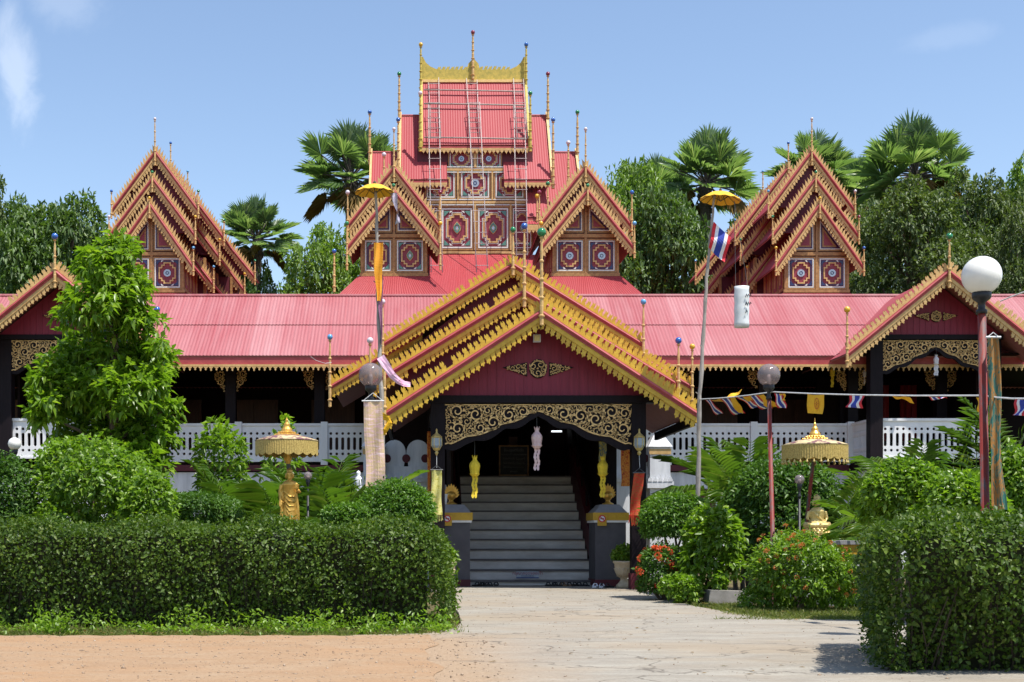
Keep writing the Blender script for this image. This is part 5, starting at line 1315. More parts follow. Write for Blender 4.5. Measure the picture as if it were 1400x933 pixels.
# ------------------------------------------------------------------ hanging cloths
def cloth(name, label, px0, px1, py0, py1, D, mat, cat='banner', group=None, lean=0, wav=.02, rod=True, taper=1.0, twist=0.0, nv=22, fringe=0, slots=None):
    a = P(px0, py0, D); b = P(px1, py1, D); w = b.x - a.x; h = a.z - b.z; c = (a.x + b.x) / 2
    nu = 8; pts = []; ph = random.uniform(0, 6)
    for i in range(nu + 1):
        for j in range(nv + 1):
            u = i / nu - .5; v_ = j / nv; ww = w * (1 + (taper - 1) * v_)
            x = c + u * ww * math.cos(twist * v_) + lean * v_ * h + .012 * math.sin(v_ * 7 + ph) * v_
            y = D + wav * math.sin(v_ * 9 + ph + u * 3) * (.3 + v_) + .6 * w * u * math.sin(twist * v_) + .012 * math.sin(u * 9 + v_ * 4)
            pts.append((x, y, a.z - v_ * h))
    mb = MB(); solid_grid(mb, pts, nu, nv, .006, slots)
    r = thing(name, label, cat, (c, D, b.z), group)
    mb.build('cloth', mat, r)
    if rod:
        mb = MB(); mb.tube([(a.x - .02, D, a.z + .005), (b.x + .02, D, a.z + .005)], .010, 6)
        mb.tube([(a.x, D, a.z + .01), (c, D, a.z + .01 + w * .4)], .004, 5); mb.tube([(b.x, D, a.z + .01), (c, D, a.z + .01 + w * .4)], .004, 5)
        mb.build('hanging_rod', M['rope'] if not fringe else M['wire'], r)
    if fringe:
        mb = MB(); n = 16
        for k in range(n):
            x = c - w * taper / 2 + w * taper * (k + .5) / n + lean * h; mb.tube([(x, D, b.z + .01), (x + random.uniform(-.02, .02), D + .01, b.z - fringe * random.uniform(.7, 1.1))], .006, 4)
        mb.build('fringe', mat, r)
    return r
cloth('cloth_banner', 'long pale pink printed cloth banner hanging on the left lamp post', 497, 523, 549, 665, 15.85, M['ban_pink'], lean=.03)
cloth('cloth_banner', 'long green and brown woven banner hanging on the white globe lamp post', 1351, 1365, 462, 697, 10.9, M['ban_green'], lean=.03, taper=1.35)
cloth('cloth_banner', 'lime yellow woven banner hanging from the left porch column', 590, 604, 643, 704, 21.15, M['ban_lime'], fringe=.12)
cloth('cloth_banner', 'bright red woven banner hanging from the right porch column', 867, 881, 647, 705, 21.15, M['ban_red'], lean=-.12, fringe=.16)
cloth('cloth_banner', 'orange figured hanging with red hem, behind the right porch column', 849, 863, 615, 665, 22.1, M['ban_orange'], rod=False, wav=.005)
cloth('cloth_banner', 'narrow orange figured hanging behind the left porch column', 584, 591, 590, 705, 22.1, M['ban_orange'], rod=False, wav=.005)
cloth('cloth_banner', 'short blue and yellow hanging above the yellow lantern at the right of the stairs', 819, 829, 604, 632, 22.4, M['ban_blue'], rod=False, wav=.005)

# ------------------------------------------------------------------ festival poles
def pole(pts, r0, r1, label, bumps=16):
    pts = [Vector(p) for p in pts]; n = 30; out_ = []; rr = []
    for k in range(n + 1):
        f = k / n * (len(pts) - 1); i = min(len(pts) - 2, int(f)); p = pts[i].lerp(pts[i + 1], f - i)
        out_.append(p + Vector((random.uniform(-.008, .008), random.uniform(-.008, .008), 0))); rr.append((r0 + (r1 - r0) * k / n) * (1.25 if k % 3 == 0 else 1))
    r = thing('festival_pole', label, 'pole', pts[0]); mb = MB(); mb.tube(out_, rr, 8)
    for k in range(2, n - 2, 2):
        p = out_[k]; a = random.uniform(0, 6); mb.tube([p, p + Vector((math.cos(a) * .06, math.sin(a) * .03, .04))], [.012, .006], 5)
    mb.build('bamboo', M['greypole'], r); return r
DL, DR = 19.0, 20.0
pole([P(528, 735, DL) - Vector((0, 0, .95)), P(522, 560, DL), P(517, 420, DL), P(514, 262, DL)], .034, .018, 'bamboo festival pole wound with cloth, left of the porch gables')
pole([P(951, 735, DR) - Vector((0, 0, .95)), P(957, 540, DR), P(966, 380, DR), P(977, 268, DR)], .036, .016, 'leaning bamboo festival pole with a Thai flag, right of the porch')
def umbrella(px, py, D, wpx, label, tilt):
    c = P(px, py, D); r_ = wpx * D / FPX / 2; r = thing('paper_umbrella', label, 'umbrella', c, 'yellow umbrellas on the festival poles')
    mb = MB(); n = 24; top = (c.x, D, c.z + r_ * .44)
    def rim(k, o=0): a = 2 * PI * k / n; return (c.x + r_ * math.cos(a), D + r_ * math.sin(a), c.z + tilt * math.cos(a) * r_ - (.012 if k % 2 else 0) + o)
    def midp(k, o=0): a = 2 * PI * k / n; return (c.x + r_ * .5 * math.cos(a), D + r_ * .5 * math.sin(a), c.z + r_ * .30 + tilt * .5 * math.cos(a) * r_ + o)
    for k in range(n):
        for o, f in ((0, 1), (-.006, -1)):
            q = [rim(k, o), rim(k + 1, o), midp(k + 1, o), midp(k, o)]; mb.face(q[::f]); q = [midp(k, o), midp(k + 1, o), (top[0], top[1], top[2] + o)]; mb.face(q[::f])
        mb.face([rim(k), rim(k, -.006), rim(k + 1, -.006), rim(k + 1)])
    mb.build('canopy', M['umbrella'], r)
    mb = MB()
    for k in range(0, n, 2): mb.tube([Vector(rim(k, -.012)), Vector(midp(k, -.014)), (top[0], top[1], top[2] - .02)], .004, 4)
    for k in range(0, n, 2): mb.tube([Vector(midp(k, -.016)), (c.x, D, c.z - .03)], .0035, 4)
    mb.lathe((c.x, D, top[2] - .01), [(.022, 0), (.02, .03), (.006, .05)], 8); mb.build('ribs', M['bark'], r); return r
umbrella(512, 263, DL, 54, 'yellow paper umbrella on the left festival pole, frayed at its rim', .0)
umbrella(985, 273, DR, 55, 'orange yellow paper umbrella on the leaning right pole, tipped forward', -.08)
cloth('cloth_streamer', 'long saffron yellow cloth tied to the left festival pole', 511, 524, 332, 412, 18.9, M['orange_cloth'], 'streamer', rod=False, twist=1.2, wav=.03)
cloth('cloth_streamer', 'faded purple cloth strip below the saffron cloth on the left pole', 515, 524, 376, 470, 18.95, M['purple_cloth'], 'streamer', rod=False, twist=1.5, lean=.02, taper=.6)
cloth('cloth_streamer', 'grey tinsel streamer hanging from the left umbrella rim', 534, 543, 264, 306, 18.95, M['tinsel'], 'streamer', rod=False, twist=2.5, lean=.14, wav=.04)
def ribbon3(name, label, pts, w, mat, cat):
    pts = [Vector(p) for p in pts]; g = []; nv = len(pts) - 1
    for i in range(4):
        for j, p in enumerate(pts):
            t = (pts[min(j + 1, nv)] - pts[max(j - 1, 0)]).normalized(); s = t.cross(Vector((0, 1, 0))).normalized()
            ww = w * (1 - .4 * j / nv); g.append(p + s * ww * (i / 3 - .5) + Vector((0, .02 * math.sin(j * 1.1 + i), 0)))
    mb = MB(); solid_grid(mb, g, 3, nv, .005); return tag(mb.build(name, mat, None, False, pts[0]), label, cat)
ribbon3('cloth_streamer', 'pink and white cloth tail blowing right from the left festival pole', [P(520, 488, 18.9), P(528, 500, 18.85), P(536, 513, 18.8), P(545, 521, 18.8), P(553, 525, 18.85), P(561, 526, 18.9)], .12, M['pinkcloth'], 'streamer')
ribbon3('cloth_streamer', 'yellow cloth knot tied low on the left festival pole', [P(519, 566, 18.9), P(524, 570, 18.85), P(530, 572, 18.85), P(533, 578, 18.85), P(527, 588, 18.85), P(523, 594, 18.9)], .10, M['fyellow'], 'streamer')
# Thai flag and plastic tube on the right pole
THAI = [M['red'], M['fwhite'], M['fblue']]
def thai(a, b): return (0, 1, 2, 2, 1, 0)[min(5, a)]
def flag(label, corner, along, down, kind, group, wav=.03, cat='flag', th=.004, nv=10):
    """corner: fixed upper corner, along: vector of the top edge, down: vector of the hanging edge"""
    corner, along, down = Vector(corner), Vector(along), Vector(down); nu = 6; g = []; ph = random.uniform(0, 6)
    nn = along.cross(down).normalized()
    for i in range(nu + 1):
        for j in range(nv + 1):
            u, v_ = i / nu, j / nv
            g.append(corner + along * (u * (1 - .06 * v_)) + down * v_ + nn * wav * math.sin(v_ * 5.5 + u * 3 + ph) * (.2 + v_) + Vector((0, 0, -.02 * along.length * math.sin(PI * u) * (1 - v_))))
    mb = MB(); solid_grid(mb, g, nu, nv, th, thai if kind == 'thai' else None)
    r = thing('flag', label, cat, corner + down, group); mb.build('cloth', THAI if kind == 'thai' else M['fyellow'], r)
    if kind == 'wheel':
        c = corner + along * .5 + down * .5; k = min(along.length, down.length) * .30; ax, dz = along.normalized(), -down.normalized(); e = MB()
        def q(a, rr): return c + ax * math.cos(a) * rr + dz * math.sin(a) * rr + Vector((0, -.035, 0))
        for m_ in range(20):
            a, b = 2 * PI * m_ / 20, 2 * PI * (m_ + 1) / 20
            e.face([q(a, k), q(b, k), q(b, k * .82), q(a, k * .82)]); e.face([q(a, k * .3), q(b, k * .3), q(b, k * .16), q(a, k * .16)])
        for m_ in range(8):
            a = PI * m_ / 4; e.face([q(a - .12, k * .28), q(a + .12, k * .28), q(a + .05, k * .84), q(a - .05, k * .84)])
        e.build('wheel_emblem', M['forange'], r)
    return r
flag('large Thai flag drooping from the leaning right festival pole', P(976, 303, 19.9), P(994, 336, 19.9) - P(976, 303, 19.9) + Vector((.06, 0, .12)), P(972, 338, 19.9) - P(979, 303, 19.9), 'thai', None, .05)
bpy.data.objects['flag'].name = 'thai_flag'
r = thing('plastic_tube', 'white plastic tube lantern hanging by a string right of the Thai flag', 'tube lantern', P(1015, 446, 19.8))
c = P(1014, 392, 19.8); mb = MB(); h = (448 - 392) * 19.8 / FPX
prof = [(.112 + .004 * math.sin(k * 1.9), -h + h * k / 10) for k in range(11)]; mb.lathe((c.x, c.y, c.z), prof, 18, sx=1, sy=.8); mb.build('tube', M['plastic'], r, True)
mb = MB()
for k in range(7):
    x = c.x + .03 + (k % 3) * .03; z = c.z - .18 - (k // 3) * .12; mb.tube([(x, c.y - .105, z), (x + .02, c.y - .108, z + .05), (x + .028, c.y - .107, z + .02)], .006, 5)
mb.build('dark_markings', M['black'], r)
mb = MB(); e = P(1004, 275, 19.85); mb.tube([e, (c.x - .09, c.y, c.z)], .003, 4); mb.tube([e, (c.x + .09, c.y, c.z)], .003, 4); mb.build('string', M['wire'], r)

# bunting
nodes = [P(957, 546, 20), P(1056, 536, 15.9), P(1344, 541, 11.16), P(1430, 544, 9.9)]
mb = MB()
for a, b in zip(nodes, nodes[1:]): mb.tube([a, a.lerp(b, .25) - Vector((0, 0, .012)), a.lerp(b, .5) - Vector((0, 0, .016)), a.lerp(b, .75) - Vector((0, 0, .012)), b], .008, 5)
tag(mb.build('bunting_cord', M['rope'], None, False, nodes[1]), 'white cord strung between the pole and the lamp posts, carrying small flags', 'cord')
def on(px):
    for a, b in zip(nodes, nodes[1:]):
        pa, pb = [VPX + q.x / q.y * FPX for q in (a, b)]
        if pa <= px <= pb:
            # solve for the point of the segment seen at px
            lo_, hi_ = 0, 1
            for _ in range(40):
                m_ = (lo_ + hi_) / 2; q = a.lerp(b, m_)
                if VPX + q.x / q.y * FPX < px: lo_ = m_
                else: hi_ = m_
            return a.lerp(b, lo_) - Vector((0, 0, .018))
BU = [(964, 8, 16, 20, 'thai', 'first small Thai flag after the leaning pole, blown into a thin strip'), (970, 14, 22, 6, 'yellow', 'narrow yellow flag blown flat beside the leaning pole'), (984, 14, 20, 22, 'thai', 'second small Thai flag from the leaning pole, blown right'),
      (992, 10, 14, -9, 'yellow', 'yellow flag flipped up over the cord near the leaning pole'), (997, 8, 12, 22, 'yellow', 'yellow flag hanging slantwise next to the second small Thai flag'), (1006, 14, 22, 14, 'thai', 'third small Thai flag from the leaning pole, stretched right'), (1014, 13, 18, 12, 'yellow', 'yellow flag lying behind the third small Thai flag'),
      (1022, 14, 20, 19, 'thai', 'small Thai flag nearest the red lamp post on its left'), (1030, 14, 22, 18, 'yellow', 'yellow flag nearest the red lamp post on its left'), (1058, 12, 6, 20, 'thai', 'small Thai flag wrapped against the right side of the red lamp post'), (1066, 7, 2, 9, 'yellow', 'tiny yellow flag corner right of the red lamp post'),
      (1104, 23, 0, 26, 'wheel', 'yellow flag with an orange wheel emblem hanging straight'), (1162, 20, -3, 17, 'thai', 'small Thai flag right of the wheel emblem flag'), (1219, 18, 16, 7, 'yellow', 'yellow flag blown almost flat in front of the pavilion column'), (1266, 18, 10, 4, 'thai', 'small Thai flag folded on the cord below the white lantern'),
      (1335, 8, 3, 20, 'yellow', 'yellow flag pointed downward just left of the white globe lamp post'), (1389, 20, -4, 22, 'thai', 'small Thai flag at the right edge beyond the green banner')]
for px, w_, dx, dy, kind, lab in BU:
    a = on(px); b = on(px + w_); k = a.y / FPX
    flag(lab, a, b - a, Vector((dx * k, random.uniform(-.03, .03), -dy * k)), kind, 'small flags on the cord', .006 if kind == 'wheel' else .018, nv=8)
for pts, lab in (([P(1368, 412, 11), P(1385, 405, 10.8), P(1440, 385, 10)], 'thin wire running up right from the white globe lamp'), ([P(453, 496, 27), P(445, 497, 26.8), P(432, 493, 26.5), P(425, 488, 26)], 'short bent wire at the left tip of the porch eave')):
    mb = MB(); mb.tube(pts, .006, 5); tag(mb.build('wire', M['rope'], None, False, pts[0]), lab, 'wire')

# ------------------------------------------------------------------ lanterns
def lantern(px, py0, py1, D, mat, label, string=12, tails=2):
    top = P(px, py0, D); k = D / FPX; h = (py1 - py0) * k; b = h * .46; w = h * .125
    r = thing('paper_lantern', label, 'lantern', (top.x, D, top.z - h), 'star shaped paper lanterns')
    mb = MB(); x, z = top.x, top.z - h * .08
    mb.lathe((x, D, z - b), [(w * .55, 0), (w * .95, b * .12), (w * .85, b * .2), (w * 1.05, b * .55), (w * .95, b * .68), (w * .42, b * .86), (w * .42, b * .95)], 8); mb.build('body', mat, r)
    mb = MB()
    for q in range(8):
        a = q * PI / 4; c, s = math.cos(a), math.sin(a)
        for (rz, rr, hh) in ((b * .95, w * .42, h * .08), (b * .10, w * .95, h * .05)):
            p = Vector((x + c * rr, D + s * rr, z - b + rz)); t = Vector((-s, c, 0)) * w * .22
            mb.face([p - t, p + t, p + Vector((c * w * .25, s * w * .25, hh))]); mb.face([p + t, p - t, p + Vector((c * w * .25 - .002 * c, s * w * .25 - .002 * s, hh))])
    mb.build('points', mat, r)
    for q in range(tails):
        mb = MB(); s = (q - (tails - 1) / 2) * w * .56; L = h * .50; g = []
        for i in range(3):
            for j in range(13):
                g.append((x + s + (i / 2 - .5) * w * .46 * (1.2 if j % 2 else .85) + .01 * math.sin(j), D + .01 * math.sin(j * .8 + q), z - b - L * j / 12 - (.02 if j == 12 and i == 1 else 0)))
        solid_grid(mb, g, 2, 12, .004); mb.build('tail', mat, r)
    mb = MB(); mb.tube([(x, D, z - b * .05), (x, D, top.z + string * k)], .003, 4); mb.build('string', M['wire'], r)
    return r
lantern(649, 621, 678, 21.5, M['lantern_y'], 'yellow paper lantern hanging over the left half of the stairs', 22)
lantern(824, 622, 677, 21.9, M['lantern_y'], 'yellow paper lantern with long tails at the right of the stairs', 12)
lantern(734, 582, 640, 21.4, M['lantern_p'], 'pale pink paper lantern hanging under the middle of the carved arch', 16)
lantern(1280, 484, 512, 31.3, M['lantern_w'], 'white paper lantern hanging in the right pavilion arch', 14, 3)
lantern(1138, 500, 528, 33.1, M['lantern_y'], 'small dim yellow lantern in the shade of the right veranda', 8)
lantern(1182, 505, 524, 33.1, M['lantern_w'], 'small round white lantern beside the right pavilion column', 8, 1)
def wall_lamp(px, label):
    D = 21.2; c = P(px, 606, D); r = thing('wall_lantern', label, 'wall lamp', (c.x, 21.33, c.z - .2), 'lantern lamps on the porch columns'); g = M['gold_pale']
    mb = MB(); mb.lathe((c.x, D, c.z + .085), [(.085, 0), (.088, .015), (.05, .05), (.02, .075), (.012, .11), (.018, .125), (.003, .15)], 6); mb.build('cap', g, r)
    mb = MB(); mb.lathe((c.x, D, c.z - .08), [(.058, 0), (.082, .04), (.078, .16)], 6); mb.build('glass', M['lampglass'], r)
    mb = MB()
    for k in range(6):
        a = k * PI / 3; q = lambda rr, z: (c.x + rr * math.cos(a), D + rr * math.sin(a), c.z + z); mb.tube([q(.060, -.08), q(.085, -.04), q(.081, .085)], .006, 5)
    mb.lathe((c.x, D, c.z - .16), [(.01, -.04), (.03, 0), (.02, .03), (.05, .05), (.065, .08)], 6); mb.tube([(c.x, D, c.z - .15), (c.x, 21.33, c.z - .17)], .012, 6); mb.build('frame', g, r)
    mb = MB(); mb.tube([(c.x, D, c.z - .19), (c.x, 21.15, c.z - .40)], .004, 4); mb.build('chain', M['rope'], r); return r
wall_lamp(597, 'gilded lantern lamp on the left porch column, above the lime banner')
wall_lamp(874, 'gilded lantern lamp on the right porch column, above the red banner')
r = thing('floodlight', 'small floodlight under the apex of the front porch gable', 'floodlight', P(734, 463, 21.2))
c = P(734, 463, 21.2); mb = MB(); mb.box(c.x - .06, c.x + .06, 21.16, 21.24, c.z - .06, c.z + .06); mb.tube([(c.x, 21.2, c.z + .06), (c.x, 21.38, c.z + .12)], .012, 6); mb.build('housing', M['lantern_w'], r)
mb = MB(); mb.box(c.x - .045, c.x + .045, 21.150, 21.158, c.z - .045, c.z + .045); mb.build('lens', M['gold_pale'], r)
m_, nt_, out_ = new_mat('lit_tube'); e_ = N(nt_, 'ShaderNodeEmission'); e_.inputs[0].default_value = (.9, .95, 1, 1); e_.inputs[1].default_value = 1.6; nt_.links.new(e_.outputs[0], out_.inputs[0])
a = P(754, 590, 30.6); mb = MB(); mb.tube([a, a + Vector((.24, 0, 0))], .017, 8); r = mb.build('fluorescent_tube', m_, None, False, a); tag(r, 'lit fluorescent tube glowing in the dark doorway behind the pink lantern', 'lamp')

# ------------------------------------------------------------------ statues and parasols
def remeshed(mb, name, mat, parent, vox, smooth=2):
    o = mb.build('tmp_' + name, mat, parent); md = o.modifiers.new('r', 'REMESH'); md.mode = 'VOXEL'; md.voxel_size = vox
    sm = o.modifiers.new('s', 'SMOOTH'); sm.iterations = smooth; sm.factor = .5
    dg = bpy.context.evaluated_depsgraph_get(); me = bpy.data.meshes.new_from_object(o.evaluated_get(dg)); old = o.data
    me.name = name; me.polygons.foreach_set('use_smooth', [True] * len(me.polygons)); bpy.data.objects.remove(o); bpy.data.meshes.remove(old)
    if not me.materials: me.materials.append(mat)
    return link(name, me, parent, ORG[parent.name])
def head(mb, c, s):
    X = lambda x, y, z: (c[0] + x * s, c[1] + y * s, c[2] + z * s)
    mb.ball(X(0, 0, 0), .5 * s, 0, 18, 14, .80, .92, 1.12); mb.ball(X(0, .02, .42), .36 * s, 0, 12, 9, 1, 1, .8); mb.lathe(X(0, .02, .62), [(.16 * s, 0), (.11 * s, .08 * s), (.02 * s, .22 * s)], 10)
    mb.tube([X(0, -.44, .1), X(0, -.56, -.12), X(0, -.46, -.17)], [.05 * s, .075 * s, .04 * s], 8)
    for q in (-1, 1):
        mb.tube([X(q * .40, .02, .18), X(q * .45, .0, -.12), X(q * .42, .0, -.44)], [.07 * s, .09 * s, .06 * s], 7)
        mb.tube([X(q * .06, -.44, .18), X(q * .18, -.46, .21), X(q * .30, -.38, .15)], .03 * s, 6); mb.ball(X(q * .18, -.40, .07), .085 * s, 0, 8, 6)
    mb.tube([X(-.13, -.44, -.30), X(0, -.48, -.33), X(.13, -.44, -.30)], .04 * s, 6); mb.ball(X(0, -.36, -.45), .14 * s, 0, 8, 6)
    mb.lathe(X(0, .03, -.9), [(.30 * s, 0), (.24 * s, .25 * s), (.24 * s, .5 * s)], 12)
def hand(mb, c, d, n, s):
    d, n = Vector(d).normalized(), Vector(n).normalized(); w_ = d.cross(n).normalized(); c = Vector(c)
    mb.hexa([c - w_ * .09 * s - n * .035 * s, c + w_ * .09 * s - n * .035 * s, c + w_ * .09 * s + n * .035 * s, c - w_ * .09 * s + n * .035 * s,
             c + d * .22 * s - w_ * .1 * s - n * .03 * s, c + d * .22 * s + w_ * .1 * s - n * .03 * s, c + d * .22 * s + w_ * .1 * s + n * .03 * s, c + d * .22 * s - w_ * .1 * s + n * .03 * s])
    for k, L in enumerate((.18, .22, .21, .17)):
        b = c + d * .21 * s + w_ * (-.082 + .055 * k) * s; mb.tube([b, b + d * L * .6 * s + n * .01 * s, b + d * L * s - n * .01 * s], [.026 * s, .024 * s, .018 * s], 6)
    b = c + w_ * -.09 * s + d * .05 * s; mb.tube([b, b + (d * .5 - w_) .normalized() * .12 * s, b + (d * 1.2 - w_).normalized() * .2 * s], [.032 * s, .028 * s, .02 * s], 6)
# standing statue on its plinth
D = 15.4; f = P(396, 722, D); H = .68; s = H / 7.4
r = thing('standing_statue', 'standing gilded robed statue with one raised hand, under the left gold parasol', 'statue', (f.x, D, -.03))
x0, z0 = f.x, f.z; B = MB(); X = lambda a, b, c: (x0 + a * s, D + b * s, z0 + c * s)
B.lathe(X(0, 0, 0), [(.95 * s, .35 * s), (.98 * s, .5 * s), (.90 * s, 1.6 * s), (.82 * s, 2.8 * s), (.86 * s, 3.4 * s), (.82 * s, 4.2 * s), (.92 * s, 5.0 * s), (1.02 * s, 5.55 * s), (.75 * s, 5.9 * s), (.3 * s, 6.1 * s)], 22, sx=1.0, sy=.62)
for q in (-1, 1):
    B.tube([X(q * .35, -.05, .02), X(q * .36, -.1, .5)], [.22 * s, .24 * s], 9); B.tube([X(q * .36, .15, .1), X(q * .40, -.62, .08)], [.2 * s, .15 * s], 8)
for k in range(5):      # folds of the robe
    B.tube([X(-.72 + .1 * k, -.35 - .05 * k, 4.6 - .62 * k), X(0, -.60, 4.0 - .62 * k), X(.75 - .05 * k, -.40, 3.9 - .55 * k)], .04 * s, 6)
for q in (-1, 1): B.tube([X(q * .85, -.1, 4.6), X(q * 1.05, -.05, 2.6), X(q * 1.08, .0, .6)], [.16 * s, .2 * s, .26 * s], 8)
B.tube([X(-.98, 0, 5.5), X(-1.22, -.05, 4.5), X(-1.14, -.40, 3.5)], [.30 * s, .26 * s, .17 * s], 10); hand(B, X(-1.12, -.46, 3.45), (0, -.3, -1), (0, -1, .3), s * 2.1)
B.tube([X(.98, 0, 5.5), X(1.25, -.1, 4.55), X(.95, -.75, 4.75)], [.30 * s, .26 * s, .17 * s], 10); hand(B, X(.92, -.85, 4.85), (0, -.1, 1), (0, -1, -.1), s * 2.1)
head(B, X(0, -.05, 6.75), s * 1.15)
remeshed(B, 'body', M['gold_leaf'], r, .0065, 2)
mb = MB(); mb.lathe((f.x, D, -.03), [(.24, 0), (.24, .08), (.2, .1), (.17, f.z - .1), (.2, f.z - .08), (.2, f.z + .02)], 16); mb.build('plinth', M['cement'], r)
r = thing('water_cup', 'small pale blue cup at the feet of the standing statue', 'cup', P(405, 722, 15.28)); c = P(405, 722, 15.28); mb = MB(); mb.lathe(tuple(c), [(.018, -.01), (.026, .075), (.022, .075), (.016, .0)], 14); mb.build('cup', M['signwhite'], r)
mb = MB(); mb.tube([(c.x, c.y, c.z + .03), (c.x + .01, c.y, c.z + .10)], .004, 5); mb.build('straw', M['rope'], r)
# seated statue
D = 17.5; f = P(1117, 732, D); s = .122
r = thing('seated_statue', 'seated gilded statue in meditation pose on a lotus base, under the right gold parasol', 'statue', (f.x, D, -.03))
x0, z0 = f.x, f.z + .10; B = MB(); X = lambda a, b, c: (x0 + a * s, D + b * s, z0 + c * s)
B.lathe(X(0, 0, 0), [(.95 * s, 0), (.88 * s, .4 * s), (.72 * s, 1.0 * s), (.80 * s, 1.5 * s), (.86 * s, 1.8 * s), (.6 * s, 2.1 * s), (.25 * s, 2.25 * s)], 20, sy=.66)
for q in (-1, 1):
    B.tube([X(q * .5, .1, .28), X(q * 1.25, -.15, .28), X(q * .9, -.75, .24), X(-q * .25, -.85, .25)], [.38 * s, .36 * s, .27 * s, .2 * s], 10)
    B.tube([X(q * .82, 0, 1.75), X(q * 1.05, .0, 1.0), X(q * .72, -.55, .55), X(q * .15, -.75, .55)], [.24 * s, .2 * s, .16 * s, .13 * s], 9)
    hand(B, X(q * .22, -.75, .52), (-q, -.1, 0), (0, -.2, 1), s * 1.5)
B.tube([X(-.75, -.25, 1.85), X(-.1, -.55, 1.3), X(.5, -.45, .7)], .09 * s, 6)
head(B, X(0, -.02, 2.85), s * 1.05)
remeshed(B, 'body', M['gold_pale'], r, .0065, 2)
mb = MB(); mb.lathe((x0, D, z0), [(1.25 * s, -1.25 * s), (1.35 * s, -1.1 * s), (1.15 * s, -.85 * s), (1.3 * s, -.55 * s), (1.35 * s, -.35 * s), (1.12 * s, -.1 * s), (1.15 * s, .06 * s)], 20, sy=.8)
for ring_z, rr in ((-.6, 1.3), (-.2, 1.2)):
    for k in range(18):
        a = 2 * PI * k / 18; mb.ball((x0 + rr * s * math.cos(a), D + rr * .8 * s * math.sin(a), z0 + ring_z * s), .2 * s, 0, 7, 5)
mb.build('lotus_base', M['gold_pale'], r)
def shrine_wall():
    r = thing('altar_wall', 'low white altar wall with a mustard band, behind the wide flowering bush', 'altar', (P(1150, 800, 17.4).x, 17.5, -.03)); x = P(1117, 0, 17.5).x
    mb = MB(); mb.box(x - .35, x + .74, 17.1, 18.2, -.05, .62); mb.build('wall', M['whitewall'], r)
    mb = MB(); mb.box(x - .37, x + .76, 17.08, 18.22, .62, .76); mb.build('band', M['yellowband'], r)
    mb = MB(); mb.box(x - .40, x + .79, 17.05, 18.25, .761, .81); mb.build('coping', M['grey_cap'], r)
shrine_wall()
mb = MB(); mb.hexa([(P(962, 0, 17.3).x, 17.0, -.03), (P(1022, 0, 17.3).x, 17.0, -.03), (P(1022, 0, 17.3).x, 17.35, -.03), (P(962, 0, 17.3).x, 17.35, -.03), (P(964, 0, 17.3).x, 17.02, .17), (P(1020, 0, 17.3).x, 17.02, .15), (P(1020, 0, 17.3).x, 17.33, .15), (P(964, 0, 17.3).x, 17.33, .17)])
tag(mb.build('kerb_stone', M['concrete_dark'], None, False, (P(990, 0, 17.2).x, 17.2, -.03)), 'weathered grey concrete kerb block left of the red lamp post', 'kerb')
